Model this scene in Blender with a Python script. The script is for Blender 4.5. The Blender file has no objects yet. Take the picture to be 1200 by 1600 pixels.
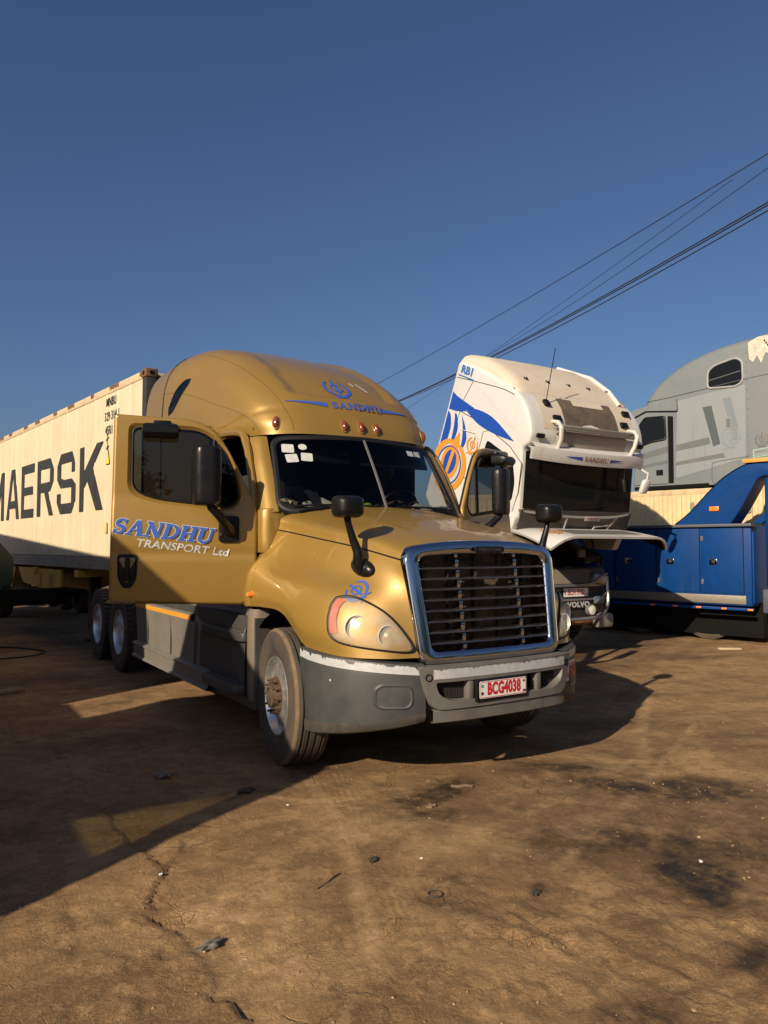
import bpy, bmesh, math, random
import numpy as np
from mathutils import Vector, Matrix, Euler
rad = math.radians
random.seed(7); RNG = np.random.default_rng(7)
scene = bpy.context.scene
COL = scene.collection

# ------------------------------------------------------------------ camera
cam_d = bpy.data.cameras.new('camera'); cam = bpy.data.objects.new('camera', cam_d); COL.objects.link(cam)
cam_d.sensor_fit = 'VERTICAL'; cam_d.sensor_height = 36.0; cam_d.lens = 36.0*1162.6/1600.0
cam_d.clip_start = 0.05; cam_d.clip_end = 3000
cam.location = (-3.577, -4.102, 1.6505)
cam.rotation_euler = Euler((rad(90+2.70), 0, rad(-32.47)), 'XYZ')
scene.camera = cam
scene.render.resolution_x, scene.render.resolution_y = 768, 1024

# ------------------------------------------------------------------ light
SUN_FROM = Vector((-1.86, -0.84, 1.0)).normalized()          # towards the sun
SUN_EL = math.asin(SUN_FROM.z)
world = bpy.data.worlds.new('World'); scene.world = world; world.use_nodes = True
wn = world.node_tree.nodes; wl = world.node_tree.links
bg = wn['Background']; sky = wn.new('ShaderNodeTexSky')
sky.sky_type = 'NISHITA'; sky.sun_disc = False
sky.sun_elevation = SUN_EL
sky.sun_rotation = math.atan2(SUN_FROM.x, SUN_FROM.y)
sky.altitude = 900; sky.air_density = 1.2; sky.dust_density = 4.0; sky.ozone_density = 5.0
tint = wn.new('ShaderNodeMix'); tint.data_type = 'RGBA'; tint.blend_type = 'MULTIPLY'; tint.inputs[0].default_value = 1.0; tint.inputs[7].default_value = (.95, .98, 1.10, 1)
wl.new(sky.outputs[0], tint.inputs[6]); wl.new(tint.outputs[2], bg.inputs[0]); bg.inputs[1].default_value = 0.05
sun_d = bpy.data.lights.new('sun', 'SUN'); sun_d.energy = 5.0; sun_d.angle = rad(0.55); sun_d.color = (1.0, 0.84, 0.64)
sun = bpy.data.objects.new('sun', sun_d); COL.objects.link(sun)
sun.rotation_euler = (-SUN_FROM).to_track_quat('-Z', 'Y').to_euler()
sun.location = (-20, -8, 15)
cy = scene.cycles; cy.max_bounces = 7; cy.diffuse_bounces = 3; cy.glossy_bounces = 4; cy.transmission_bounces = 4; cy.transparent_max_bounces = 10
vs = scene.view_settings
vs.view_transform = 'Standard'; vs.look = 'None'; vs.gamma = 1.0; vs.use_curve_mapping = False; vs.exposure = 0.5

# ------------------------------------------------------------------ maths helpers
def cr(pts, t):
    """Catmull-Rom through pts (list of arrays), t in 0..len-1"""
    n = len(pts); i = min(max(int(math.floor(t)), 0), n-2); f = t-i
    p1 = pts[i]; p2 = pts[i+1]
    p0 = pts[i-1] if i > 0 else 2*p1-p2
    p3 = pts[i+2] if i+2 < n else 2*p2-p1
    return 0.5*((2*p1)+(-p0+p2)*f+(2*p0-5*p1+4*p2-p3)*f*f+(-p0+3*p1-3*p2+p3)*f**3)
def spl(pts, n):
    a = [np.array(p, float) for p in pts]
    return [cr(a, k*(len(a)-1)/(n-1)) for k in range(n)]
class Surf:
    """surface through a net of control points; u runs over rows, v along a row (0..1 each)"""
    def __init__(s, net): s.net = np.array(net, float); s.R, s.K = s.net.shape[:2]
    def __call__(s, u, v):
        t = u*(s.R-1); i = min(max(int(math.floor(t)), 0), s.R-2)
        rows = []
        for k in (i-1, i, i+1, i+2):
            if 0 <= k < s.R: rows.append(cr(s.net[k], v*(s.K-1)))
            else: rows.append(None)
        f = t-i; p1, p2 = rows[1], rows[2]
        p0 = rows[0] if rows[0] is not None else 2*p1-p2
        p3 = rows[3] if rows[3] is not None else 2*p2-p1
        return 0.5*((2*p1)+(-p0+p2)*f+(2*p0-5*p1+4*p2-p3)*f*f+(-p0+3*p1-3*p2+p3)*f**3)
    def normal(s, u, v, e=2e-3):
        a = s(min(u+e, 1), v)-s(max(u-e, 0), v); b = s(u, min(v+e, 1))-s(u, max(v-e, 0))
        n = np.cross(a, b); return n/(np.linalg.norm(n)+1e-12)
    def grid(s, nu, nv): return [[s(i/(nu-1), j/(nv-1)) for j in range(nv)] for i in range(nu)]
# ------------------------------------------------------------------ materials
MATS = {}
def mat(name, col=(.5,.5,.5), rough=.5, metal=0., coat=0., spec=.5, var=0., vscale=3., bump=0., bscale=40., dust=0., dustcol=(.30,.20,.11), dscale=2.5, emis=None, rvar=0., coatr=.06, streak=None):
    if name in MATS: return MATS[name]
    m = bpy.data.materials.new(name); m.use_nodes = True; MATS[name] = m
    nt = m.node_tree; N = nt.nodes; L = nt.links; b = N['Principled BSDF']
    b.inputs['Base Color'].default_value = (*col, 1); b.inputs['Roughness'].default_value = rough
    b.inputs['Metallic'].default_value = metal; b.inputs['Coat Weight'].default_value = coat
    b.inputs['Coat Roughness'].default_value = coatr; b.inputs['Specular IOR Level'].default_value = spec
    if emis: b.inputs['Emission Color'].default_value = (*emis[:3], 1); b.inputs['Emission Strength'].default_value = emis[3]
    if var or bump or dust or rvar or streak:
        tc = N.new('ShaderNodeTexCoord')
    last = None
    if var:
        n = N.new('ShaderNodeTexNoise'); n.inputs['Scale'].default_value = vscale; n.inputs['Detail'].default_value = 6; n.inputs['Roughness'].default_value = .65
        L.new(tc.outputs['Object'], n.inputs['Vector'])
        r = N.new('ShaderNodeValToRGB'); r.color_ramp.elements[0].position = .3; r.color_ramp.elements[1].position = .7
        r.color_ramp.elements[0].color = (*[c*(1-var) for c in col], 1); r.color_ramp.elements[1].color = (*[min(1, c*(1+var)) for c in col], 1)
        L.new(n.outputs['Fac'], r.inputs['Fac']); L.new(r.outputs[0], b.inputs['Base Color']); last = r.outputs[0]
    if dust or rvar:
        n2 = N.new('ShaderNodeTexNoise'); n2.inputs['Scale'].default_value = dscale; n2.inputs['Detail'].default_value = 9; n2.inputs['Roughness'].default_value = .7
        L.new(tc.outputs['Object'], n2.inputs['Vector'])
        mr = N.new('ShaderNodeMapRange'); mr.inputs[1].default_value = .38; mr.inputs[2].default_value = .72
        L.new(n2.outputs['Fac'], mr.inputs[0])
    if dust:
        mr.inputs[3].default_value = dust*.15; mr.inputs[4].default_value = dust
        mx = N.new('ShaderNodeMix'); mx.data_type = 'RGBA'
        L.new(mr.outputs[0], mx.inputs[0])
        if last: L.new(last, mx.inputs[6])
        else: mx.inputs[6].default_value = (*col, 1)
        mx.inputs[7].default_value = (*dustcol, 1)
        L.new(mx.outputs[2], b.inputs['Base Color'])
        ra = N.new('ShaderNodeMapRange'); ra.inputs[1].default_value = 0; ra.inputs[2].default_value = 1; ra.inputs[3].default_value = rough; ra.inputs[4].default_value = min(1, rough+.5)
        L.new(mr.outputs[0], ra.inputs[0]); L.new(ra.outputs[0], b.inputs['Roughness'])
        if metal:
            rm = N.new('ShaderNodeMapRange'); rm.inputs[3].default_value = metal; rm.inputs[4].default_value = metal*.2
            L.new(mr.outputs[0], rm.inputs[0]); L.new(rm.outputs[0], b.inputs['Metallic'])
    elif rvar:
        mr.inputs[3].default_value = max(.02, rough-rvar); mr.inputs[4].default_value = min(1, rough+rvar)
        L.new(mr.outputs[0], b.inputs['Roughness'])
    if streak:      # dirt and rust run down the sheet
        sa, sc, ss = streak; mp = N.new('ShaderNodeMapping'); mp.inputs['Scale'].default_value = (ss, ss, ss*.05); L.new(tc.outputs['Object'], mp.inputs[0])
        n4 = N.new('ShaderNodeTexNoise'); n4.inputs['Scale'].default_value = 1.; n4.inputs['Detail'].default_value = 8; n4.inputs['Roughness'].default_value = .7; L.new(mp.outputs[0], n4.inputs['Vector'])
        n5 = N.new('ShaderNodeTexNoise'); n5.inputs['Scale'].default_value = .8; n5.inputs['Detail'].default_value = 5; L.new(tc.outputs['Object'], n5.inputs['Vector'])
        m4 = N.new('ShaderNodeMapRange'); m4.inputs[1].default_value = .52; m4.inputs[2].default_value = .70; m4.inputs[4].default_value = sa; L.new(n4.outputs['Fac'], m4.inputs[0])
        m5 = N.new('ShaderNodeMapRange'); m5.inputs[1].default_value = .40; m5.inputs[2].default_value = .62; L.new(n5.outputs['Fac'], m5.inputs[0])
        mm_ = N.new('ShaderNodeMath'); mm_.operation = 'MULTIPLY'; L.new(m4.outputs[0], mm_.inputs[0]); L.new(m5.outputs[0], mm_.inputs[1])
        ms = N.new('ShaderNodeMix'); ms.data_type = 'RGBA'; L.new(mm_.outputs[0], ms.inputs[0])
        if b.inputs['Base Color'].is_linked: L.new(b.inputs['Base Color'].links[0].from_socket, ms.inputs[6])
        else: ms.inputs[6].default_value = (*col, 1)
        ms.inputs[7].default_value = (*sc, 1); L.new(ms.outputs[2], b.inputs['Base Color'])
    if bump:
        n3 = N.new('ShaderNodeTexNoise'); n3.inputs['Scale'].default_value = bscale; n3.inputs['Detail'].default_value = 5
        L.new(tc.outputs['Object'], n3.inputs['Vector'])
        bp = N.new('ShaderNodeBump'); bp.inputs['Strength'].default_value = bump; bp.inputs['Distance'].default_value = .01
        L.new(n3.outputs['Fac'], bp.inputs['Height']); L.new(bp.outputs[0], b.inputs['Normal'])
    return m
def glass(name, tint, rough=.015, ior=1.5):
    if name in MATS: return MATS[name]
    m = bpy.data.materials.new(name); m.use_nodes = True; MATS[name] = m
    N = m.node_tree.nodes; L = m.node_tree.links; N.remove(N['Principled BSDF'])
    tr = N.new('ShaderNodeBsdfTransparent'); tr.inputs[0].default_value = (*tint, 1)
    gl = N.new('ShaderNodeBsdfGlossy'); gl.inputs['Roughness'].default_value = rough; gl.inputs[0].default_value = (.9, .9, .9, 1)
    fr = N.new('ShaderNodeFresnel'); fr.inputs[0].default_value = ior
    gi = N.new('ShaderNodeNewGeometry'); mr = N.new('ShaderNodeMapRange'); mr.inputs[3].default_value = ior; mr.inputs[4].default_value = 1/ior; L.new(gi.outputs['Backfacing'], mr.inputs[0]); L.new(mr.outputs[0], fr.inputs[0])   # a thin pane reflects alike from both sides
    mx = N.new('ShaderNodeMixShader'); L.new(fr.outputs[0], mx.inputs[0]); L.new(tr.outputs[0], mx.inputs[1]); L.new(gl.outputs[0], mx.inputs[2])
    L.new(mx.outputs[0], N['Material Output'].inputs[0]); return m

M_gold = mat('gold_paint', (.285, .170, .032), .43, metal=.36, coat=.55, var=.04, vscale=1.2, dust=.10, dustcol=(.23,.165,.07), dscale=1.6, coatr=.07, bump=.05, bscale=2.2, streak=(.22, (.16,.115,.05), 9.))
M_goldin = mat('gold_inner', (.30, .18, .05), .5, metal=.4)
M_plast = mat('bumper_plastic', (.027, .031, .031), .44, var=.22, vscale=2.2, bump=.06, bscale=160, dust=.24, dustcol=(.12,.11,.09), dscale=3.5, streak=(.55, (.10,.095,.08), 12.))
M_plast2 = mat('bumper_plastic_light', (.088, .086, .079), .5, var=.2, vscale=4, bump=.06, bscale=160, dust=.30, dustcol=(.20,.17,.125), dscale=5, streak=(.5, (.03,.03,.028), 14.))
M_skirt = mat('skirt_plastic', (.115, .113, .104), .48, var=.15, vscale=2.0, dust=.4, dustcol=(.22,.17,.115), dscale=3)
M_step = mat('step_plastic', (.03, .032, .034), .5, dust=.25, dustcol=(.16,.12,.08), dscale=6)
M_silver = mat('flaking_silver', (.42, .43, .44), .42, metal=.2, var=.12, vscale=25)
M_chrome = mat('chrome', (.54, .54, .55), .10, metal=1., rvar=.06, dscale=5)
M_dchrome = mat('dark_chrome', (.22, .22, .225), .20, metal=.95, dust=.15, dustcol=(.14,.105,.07), dscale=8)
M_black = mat('black_plastic', (.007, .007, .0075), .36, spec=.22, rvar=.12, dscale=6)
M_blackm = mat('black_matt', (.006, .006, .006), .9, spec=.1)
M_rubber = mat('rubber_seal', (.009, .009, .010), .5, spec=.25)
M_tyre = mat('tyre_rubber', (.022, .021, .020), .75, dust=.62, dustcol=(.125,.085,.05), dscale=3.2, bump=.1, bscale=90)
M_tyred = mat('tyre_groove', (.03, .024, .018), .9)
M_tyreed = mat('tyre_edge_dust', (.125, .085, .05), .9, var=.3, vscale=14)
M_alu = mat('wheel_aluminium', (.74, .73, .71), .24, metal=.95, dust=.22, dustcol=(.22,.17,.11), dscale=7)
M_rusty = mat('rusty_steel', (.085, .052, .032), .75, metal=.3, var=.5, vscale=22, bump=.3, bscale=60)
M_steel = mat('dark_steel', (.024, .022, .020), .6, metal=.3, dust=.4, dustcol=(.06,.045,.03), dscale=5)
M_wind = glass('windshield_glass', (.42, .44, .44), ior=1.3)
M_tint = glass('tinted_glass', (.05, .055, .06))
M_clear = glass('clear_glass', (.72, .76, .74))
M_int = mat('interior_trim', (.010, .010, .011), .8, spec=.2)
M_int2 = mat('interior_seat', (.018, .018, .018), .85, var=.2, vscale=12)
M_dash = mat('dashboard', (.014, .014, .015), .7, spec=.2)
M_orange = mat('amber_lens', (.75, .20, .02), .22, coat=.4)
M_amberdk = mat('marker_lens', (.16, .035, .010), .12, coat=.8)
M_blue = mat('sticker_blue', (.030, .085, .36), .45)
M_white = mat('sticker_white', (.40, .41, .40), .5)
M_red = mat('plate_red', (.42, .012, .02), .4)
M_plate = mat('plate_white', (.62, .60, .57), .38)

# ------------------------------------------------------------------ objects
def parentto(o, parent):
    if parent is not None: o.parent = parent
def obj(name, verts, faces, m, parent=None, ang=38, smooth=True, loc=None, rot=None, mi=None, fix=True):
    me = bpy.data.meshes.new(name)
    me.from_pydata([tuple(map(float, v)) for v in verts], [], [tuple(f) for f in faces])
    ms = m if isinstance(m, (list, tuple)) else [m]
    for k in ms: me.materials.append(k)
    if mi is not None: me.polygons.foreach_set('material_index', mi)
    if fix:
        bm = bmesh.new(); bm.from_mesh(me); bmesh.ops.recalc_face_normals(bm, faces=bm.faces); bm.to_mesh(me); bm.free()
    if smooth:
        me.polygons.foreach_set('use_smooth', [True]*len(me.polygons)); me.set_sharp_from_angle(angle=rad(ang))
    me.update()
    o = bpy.data.objects.new(name, me); COL.objects.link(o); parentto(o, parent)
    if loc is not None: o.location = loc
    if rot is not None: o.rotation_euler = rot
    return o
def empty(name, loc=(0,0,0), rz=0, parent=None, label=None, cat=None, group=None):
    o = bpy.data.objects.new(name, None); COL.objects.link(o); o.location = loc; o.rotation_euler = (0, 0, rz)
    o.empty_display_size = .2; parentto(o, parent); tag(o, label, cat, group); return o
def tag(o, label=None, cat=None, group=None, kind=None):
    if label: o['label'] = label
    if cat: o['category'] = cat
    if group: o['group'] = group
    if kind: o['kind'] = kind
    return o
def plabel(o, label): o['label'] = label; return o

class B:
    """collects shapes for ONE mesh object"""
    def __init__(s): s.v = []; s.f = []; s.mi = []; s.cur = 0
    def add(s, v, f):
        k = len(s.v); s.v += [tuple(map(float, p)) for p in v]; s.f += [tuple(i+k for i in q) for q in f]; s.mi += [s.cur]*len(f); return s
    def xf(s, M, a=0):
        for i in range(a, len(s.v)): s.v[i] = tuple(M @ Vector(s.v[i]))
        return s
    def box(s, c, d, bev=0., M=None, seg=2):
        bm = bmesh.new(); bmesh.ops.create_cube(bm, size=1)
        bmesh.ops.scale(bm, vec=d, verts=bm.verts)
        if bev: bmesh.ops.bevel(bm, geom=bm.edges[:], offset=min(bev, min(d)*.49), segments=seg, affect='EDGES', profile=.5)
        if M is not None: bmesh.ops.transform(bm, matrix=M, verts=bm.verts)
        bmesh.ops.translate(bm, vec=c, verts=bm.verts)
        return s._bm(bm)
    def _bm(s, bm):
        bm.verts.index_update(); s.add([v.co for v in bm.verts], [[v.index for v in f.verts] for f in bm.faces]); bm.free(); return s
    def prism(s, poly, fn, t0, t1, bev=0., seg=2):
        """poly 2D; fn(a,b,t)->3D; extruded from t0 to t1"""
        n = len(poly); bm = bmesh.new()
        A = [bm.verts.new(fn(a, b, t0)) for a, b in poly]; Bv = [bm.verts.new(fn(a, b, t1)) for a, b in poly]
        bm.faces.new(A); bm.faces.new(Bv[::-1])
        for i in range(n): j = (i+1) % n; bm.faces.new((A[j], A[i], Bv[i], Bv[j]))
        bmesh.ops.recalc_face_normals(bm, faces=bm.faces)
        if bev:
            caps = set(e for e in bm.edges if (e.verts[0] in A) == (e.verts[1] in A))
            bmesh.ops.bevel(bm, geom=list(caps), offset=bev, segments=seg, affect='EDGES', profile=.5, clamp_overlap=True)
        return s._bm(bm)
    def grid(s, rows, closeu=False, closev=False):
        R = len(rows); K = len(rows[0]); v = [p for r in rows for p in r]; f = []
        for i in range(R if closeu else R-1):
            for j in range(K if closev else K-1):
                i2 = (i+1) % R; j2 = (j+1) % K; f.append((i*K+j, i*K+j2, i2*K+j2, i2*K+j))
        return s.add(v, f)
    def tube(s, path, r, n=10, cap=True, close=False):
        P = [Vector(p) for p in path]; rr = r if isinstance(r, (list, tuple)) else [r]*len(P); rows = []
        up = None
        for i, p in enumerate(P):
            if close: t = P[(i+1) % len(P)]-P[i-1]
            else: t = P[min(i+1, len(P)-1)]-P[max(i-1, 0)]
            t.normalize()
            if up is None: up = Vector((0,0,1)) if abs(t.z) < .9 else Vector((1,0,0))
            a = t.cross(up); a.normalize(); b = a.cross(t); up = b
            rows.append([p+(a*math.cos(2*math.pi*k/n)+b*math.sin(2*math.pi*k/n))*rr[i] for k in range(n)])
        k0 = len(s.v); s.grid(rows, closeu=close, closev=True)
        if cap and not close:
            s.add([], []); s.f += [tuple(k0+k for k in range(n))[::-1], tuple(k0+(len(P)-1)*n+k for k in range(n))]; s.mi += [s.cur]*2
        return s
    def lathe(s, prof, n=32, M=None):
        """prof: (r, h) list; revolves round local x axis (h along x)"""
        rows = [[(h, r*math.cos(2*math.pi*k/n), r*math.sin(2*math.pi*k/n)) for k in range(n)] for r, h in prof]
        k0 = len(s.v); s.grid(rows, closev=True)
        if M is not None: s.xf(M, k0)
        return s
    def cyl(s, a, b, r, n=16, r2=None): return s.tube([a, b], [r, r if r2 is None else r2], n)
    def ball(s, c, r, n=12, sc=(1,1,1)):
        bm = bmesh.new(); bmesh.ops.create_uvsphere(bm, u_segments=n*2, v_segments=n, radius=r)
        bmesh.ops.scale(bm, vec=sc, verts=bm.verts); bmesh.ops.translate(bm, vec=c, verts=bm.verts); return s._bm(bm)
    def mirror(s):
        k = len(s.v); s.v += [(-x, y, z) for x, y, z in s.v]; s.f += [tuple(i+k for i in q)[::-1] for q in s.f]; s.mi += list(s.mi); return s
    def make(s, name, m, parent=None, ang=38, **k): return obj(name, s.v, s.f, m, parent, ang, mi=s.mi if isinstance(m, (list, tuple)) else None, **k)

def shrink2(poly, d):
    out = []; n = len(poly); A = sum(poly[i][0]*poly[(i+1) % n][1]-poly[(i+1) % n][0]*poly[i][1] for i in range(n)); sg = 1 if A > 0 else -1
    for i in range(n):
        a = poly[i-1]; b = poly[(i+1) % n]; t = (b[0]-a[0], b[1]-a[1]); L_ = math.hypot(*t)+1e-9; out.append((poly[i][0]-sg*t[1]/L_*d, poly[i][1]+sg*t[0]/L_*d))
    return out
def copyobj(o, parent=None, mirror=False):
    c = o.copy(); COL.objects.link(c); c.parent = parent
    for ch in list(o.children): copyobj(ch, c)
    return c
def rrect(w, h, r, n=5, cx=0, cy=0):
    pts = []
    for k, (sx, sy) in enumerate(((1,1),(-1,1),(-1,-1),(1,-1))):
        for i in range(n+1):
            a = math.pi/2*(k+i/n); pts.append((cx+sx*(w/2-r)+r*math.cos(a), cy+sy*(h/2-r)+r*math.sin(a)))
    return pts
def roundpoly(poly, r, n=4):
    """fillet the corners of a 2D polygon; r number or per-corner list"""
    out = []; N = len(poly)
    for i in range(N):
        p = np.array(poly[i], float); a = np.array(poly[i-1], float); b = np.array(poly[(i+1) % N], float)
        ri = r[i] if isinstance(r, (list, tuple)) else r
        da = a-p; db = b-p; la = np.linalg.norm(da); lb = np.linalg.norm(db)
        if ri <= 0: out.append(tuple(p)); continue
        d = min(ri, la*.48, lb*.48); A = p+da/la*d; Bq = p+db/lb*d
        for k in range(n+1):
            t = k/n; q = (1-t)**2*A+2*t*(1-t)*p+t*t*Bq; out.append((float(q[0]), float(q[1])))
    return out
def tri2d(poly, holes=()):
    """triangulated flat polygon -> verts2d, faces"""
    bm = bmesh.new(); vs_ = []
    edges = []
    for lp in [poly]+list(holes):
        L_ = [bm.verts.new((a, b, 0)) for a, b in lp]
        edges += [bm.edges.new((L_[i], L_[(i+1) % len(L_)])) for i in range(len(L_))]
    bmesh.ops.triangle_fill(bm, edges=edges, use_beauty=True)
    bm.verts.index_update(); v = [(q.co.x, q.co.y) for q in bm.verts]; f = [[q.index for q in g.verts] for g in bm.faces]; bm.free()
    return v, f
def text2d(s, size=1., bold=0., xs=1., shear=0., align='CENTER', space=1.):
    cu = bpy.data.curves.new('t', 'FONT'); cu.body = s; cu.size = size; cu.offset = bold; cu.shear = shear; cu.align_x = align; cu.align_y = 'CENTER'
    cu.resolution_u = 3; cu.space_character = space
    o = bpy.data.objects.new('t', cu); COL.objects.link(o)
    dg = bpy.context.evaluated_depsgraph_get(); me = bpy.data.meshes.new_from_object(o.evaluated_get(dg))
    v = [(p.co.x*xs, p.co.y) for p in me.vertices]; f = [list(p.vertices) for p in me.polygons]
    bpy.data.objects.remove(o); bpy.data.curves.remove(cu); bpy.data.meshes.remove(me)
    return v, f
def merge2d(parts):
    V = []; F = []
    for v, f in parts: k = len(V); V += list(v); F += [[i+k for i in q] for q in f]
    return V, F
def xf2d(sh, sx=1, sy=None, rot=0, dx=0, dy=0):
    sy = sx if sy is None else sy; c, s = math.cos(rot), math.sin(rot)
    return [(c*x*sx-s*y*sy+dx, s*x*sx+c*y*sy+dy) for x, y in sh[0]], sh[1]
def strip2d(a, b):
    n = len(a); return list(a)+list(b), [(i, i+1, n+i+1, n+i) for i in range(n-1)]
def ring2d(r1, r2, n=28, sy=1.):
    A = [(r1*math.cos(2*math.pi*k/n), sy*r1*math.sin(2*math.pi*k/n)) for k in range(n+1)]
    Bq = [(r2*math.cos(2*math.pi*k/n), sy*r2*math.sin(2*math.pi*k/n)) for k in range(n+1)]
    return strip2d(A, Bq)
def bar2d(p, q, w, w2=None):
    w2 = w if w2 is None else w2; p = np.array(p, float); q = np.array(q, float); d = q-p; d /= np.linalg.norm(d)+1e-9; n = np.array((-d[1], d[0]))
    return [tuple(p+n*w/2), tuple(p-n*w/2), tuple(q-n*w2/2), tuple(q+n*w2/2)], [(0, 1, 2, 3)]
def arc2d(c, r, a0, a1, w0, w1=None, wm=None, n=14, sy=1.):
    A = []; Bq = []; w1 = w0 if w1 is None else w1
    for k in range(n+1):
        t = k/n; a = rad(a0+(a1-a0)*t); w = w0+(w1-w0)*t
        if wm is not None: w = (1-t)**2*w0+2*t*(1-t)*(2*wm-(w0+w1)/2)+t*t*w1
        A.append((c[0]+(r+w/2)*math.cos(a), c[1]+sy*(r+w/2)*math.sin(a))); Bq.append((c[0]+(r-w/2)*math.cos(a), c[1]+sy*(r-w/2)*math.sin(a)))
    return strip2d(A, Bq)
def khanda2d(w=1.):
    """crossed-swords emblem, about 1 unit high: upright blade, ring, two curved blades crossing below"""
    parts = []
    blade = [(0,.50),(.055,.42),(.035,.30),(.05,.1),(.045,-.22),(0,-.26),(-.045,-.22),(-.05,.1),(-.035,.30),(-.055,.42)]
    parts.append(([(0,.12)]+blade, [(0, i+1, (i+1) % 10+1) for i in range(10)]))
    parts.append(xf2d(ring2d(.20, .145), dy=.06))
    for s in (1, -1):
        a = arc2d((0, .04), .37, 62, -88, .02, .05, .105, 18)
        parts.append(([(s*x*1.05, y) for x, y in a[0]], a[1]))
        parts.append(bar2d((s*.02, -.33), (-s*.26, -.46), .07, .045)); parts.append(bar2d((-s*.10, -.30), (-s*.16, -.44), .045))
    parts.append(xf2d(ring2d(.05, .0, 10), dy=-.40))
    return [xf2d(p, w) for p in parts]
def decal(name, sh, fn, m, parent, split=None, **k):
    """2D shape laid on a surface: fn(a,b)->3D"""
    v2, f2 = sh
    if split:
        bm = bmesh.new(); vv = [bm.verts.new((a, b, 0)) for a, b in v2]
        for q in f2:
            try: bm.faces.new([vv[i] for i in q])
            except ValueError: pass
        for _ in range(5):
            es = [e for e in bm.edges if e.calc_length() > split]
            if not es: break
            bmesh.ops.subdivide_edges(bm, edges=es, cuts=1); bmesh.ops.triangulate(bm, faces=[f for f in bm.faces if len(f.verts) > 4])
        bm.verts.index_update(); v2 = [(q.co.x, q.co.y) for q in bm.verts]; f2 = [[q.index for q in g.verts] for g in bm.faces]; bm.free()
    return obj(name, [fn(a, b) for a, b in v2], f2, m, parent, smooth=False, fix=False, **k)

def decalp(name, parts, fn, m, parent, base=.003, step=.0004, split=None, **k):
    """overlapping flat pieces of one mark; each lies a hair above the one before. fn(a,b,off)->3D"""
    V = []; F = []
    for i, (v2, f2) in enumerate(parts):
        if split:
            bm = bmesh.new(); vv = [bm.verts.new((a, b, 0)) for a, b in v2]
            for q in f2:
                try: bm.faces.new([vv[j] for j in q])
                except ValueError: pass
            for _ in range(5):
                es = [e for e in bm.edges if e.calc_length() > split]
                if not es: break
                bmesh.ops.subdivide_edges(bm, edges=es, cuts=1); bmesh.ops.triangulate(bm, faces=[f for f in bm.faces if len(f.verts) > 4])
            bm.verts.index_update(); v2 = [(q.co.x, q.co.y) for q in bm.verts]; f2 = [[q.index for q in g.verts] for g in bm.faces]; bm.free()
        k0 = len(V); V += [fn(a, b, base+i*step) for a, b in v2]; F += [[j+k0 for j in q] for q in f2]
    return obj(name, V, F, m, parent, smooth=False, fix=False, **k)
def serif_letters(word, grow=0.):
    """bold slab-serif capitals as strokes, cap height 1; returns parts and width"""
    out = []; x = 0; T = .23+grow; t = .12+grow; sf = .10+grow
    def bar(p, q, w, e=True):
        p = np.array(p, float); q = np.array(q, float); d = (q-p)/(np.linalg.norm(q-p)+1e-9); g = grow/2 if e else 0
        out.append(bar2d(p-d*g, q+d*g, w))
    def ser(cx, y, w): bar((x+cx-w/2, y), (x+cx+w/2, y), sf)
    for ch in word:
        lo, hi = .05, .95
        if ch == 'S':
            out.append(xf2d(arc2d((0,0), .21, 25, 270, .13+grow, .22+grow, n=16), dx=x+.36, dy=.72)); out.append(xf2d(arc2d((0,0), .225, 92, -155, .22+grow, .13+grow, n=16), dx=x+.34, dy=.285))
            bar((x+.56,.70), (x+.56,.96), .08+grow); bar((x+.12,.04), (x+.12,.30), .08+grow); x += .74
        elif ch == 'A':
            bar((x+.12,lo), (x+.42,.97), t); bar((x+.42,.97), (x+.74,lo), T); bar((x+.22,.34), (x+.62,.34), t*.8); ser(.12,lo,.30); ser(.74,lo,.36); x += .94
        elif ch == 'N':
            bar((x+.16,lo), (x+.16,hi), t); bar((x+.14,.93), (x+.72,.06), T); bar((x+.72,lo), (x+.72,hi), t); ser(.16,lo,.30); ser(.10,hi,.26); ser(.72,hi,.30); x += .92
        elif ch == 'D':
            bar((x+.20,lo), (x+.20,hi), T); a = arc2d((0,0), .40, -90, 90, t*.8, t*.8, T*.95, 16, 1.02); out.append(xf2d(a, dx=x+.36, dy=.5))
            bar((x+.1,.5+.405), (x+.38,.5+.405), t*.8); bar((x+.1,.5-.405), (x+.38,.5-.405), t*.8); ser(.16,lo,.30); ser(.16,hi,.30); x += .90
        elif ch == 'H':
            bar((x+.20,lo), (x+.20,hi), T); bar((x+.70,lo), (x+.70,hi), T); bar((x+.2,.5), (x+.7,.5), t*.9)
            for c in (.20, .70): ser(c,lo,.40); ser(c,hi,.40)
            x += .93
        elif ch == 'U':
            bar((x+.20,.32), (x+.20,hi), T); bar((x+.72,.32), (x+.72,hi), t); out.append(xf2d(arc2d((0,0), .27, 180, 360, T*.9, t, n=14), dx=x+.46, dy=.33)); ser(.20,hi,.40); ser(.72,hi,.30); x += .92
    return out, x
# ================================================================== ground
def lattice(x, y, s, seed):
    r = np.random.default_rng(seed); n = 256; T = r.random((n, n)); fx = x/s; fy = y/s
    ix = np.floor(fx).astype(int); iy = np.floor(fy).astype(int); tx = fx-ix; ty = fy-iy; tx = tx*tx*(3-2*tx); ty = ty*ty*(3-2*ty)
    g = lambda a, b: T[a % n, b % n]
    return (g(ix,iy)*(1-tx)+g(ix+1,iy)*tx)*(1-ty)+(g(ix,iy+1)*(1-tx)+g(ix+1,iy+1)*tx)*ty
def axis(lo, hi, st, far):
    a = list(np.arange(lo, hi, st)); d = st; q = hi
    while q < far: a.append(q); d *= 1.13; q += d
    d = st; q = lo
    pre = []
    while q > -far: d *= 1.13; q -= d; pre.append(q)
    return np.array(pre[::-1]+a)
gx = axis(-4.0, 3.6, .020, 900.); gy_ = axis(-2.7, 2.6, .017, 900.)
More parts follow.
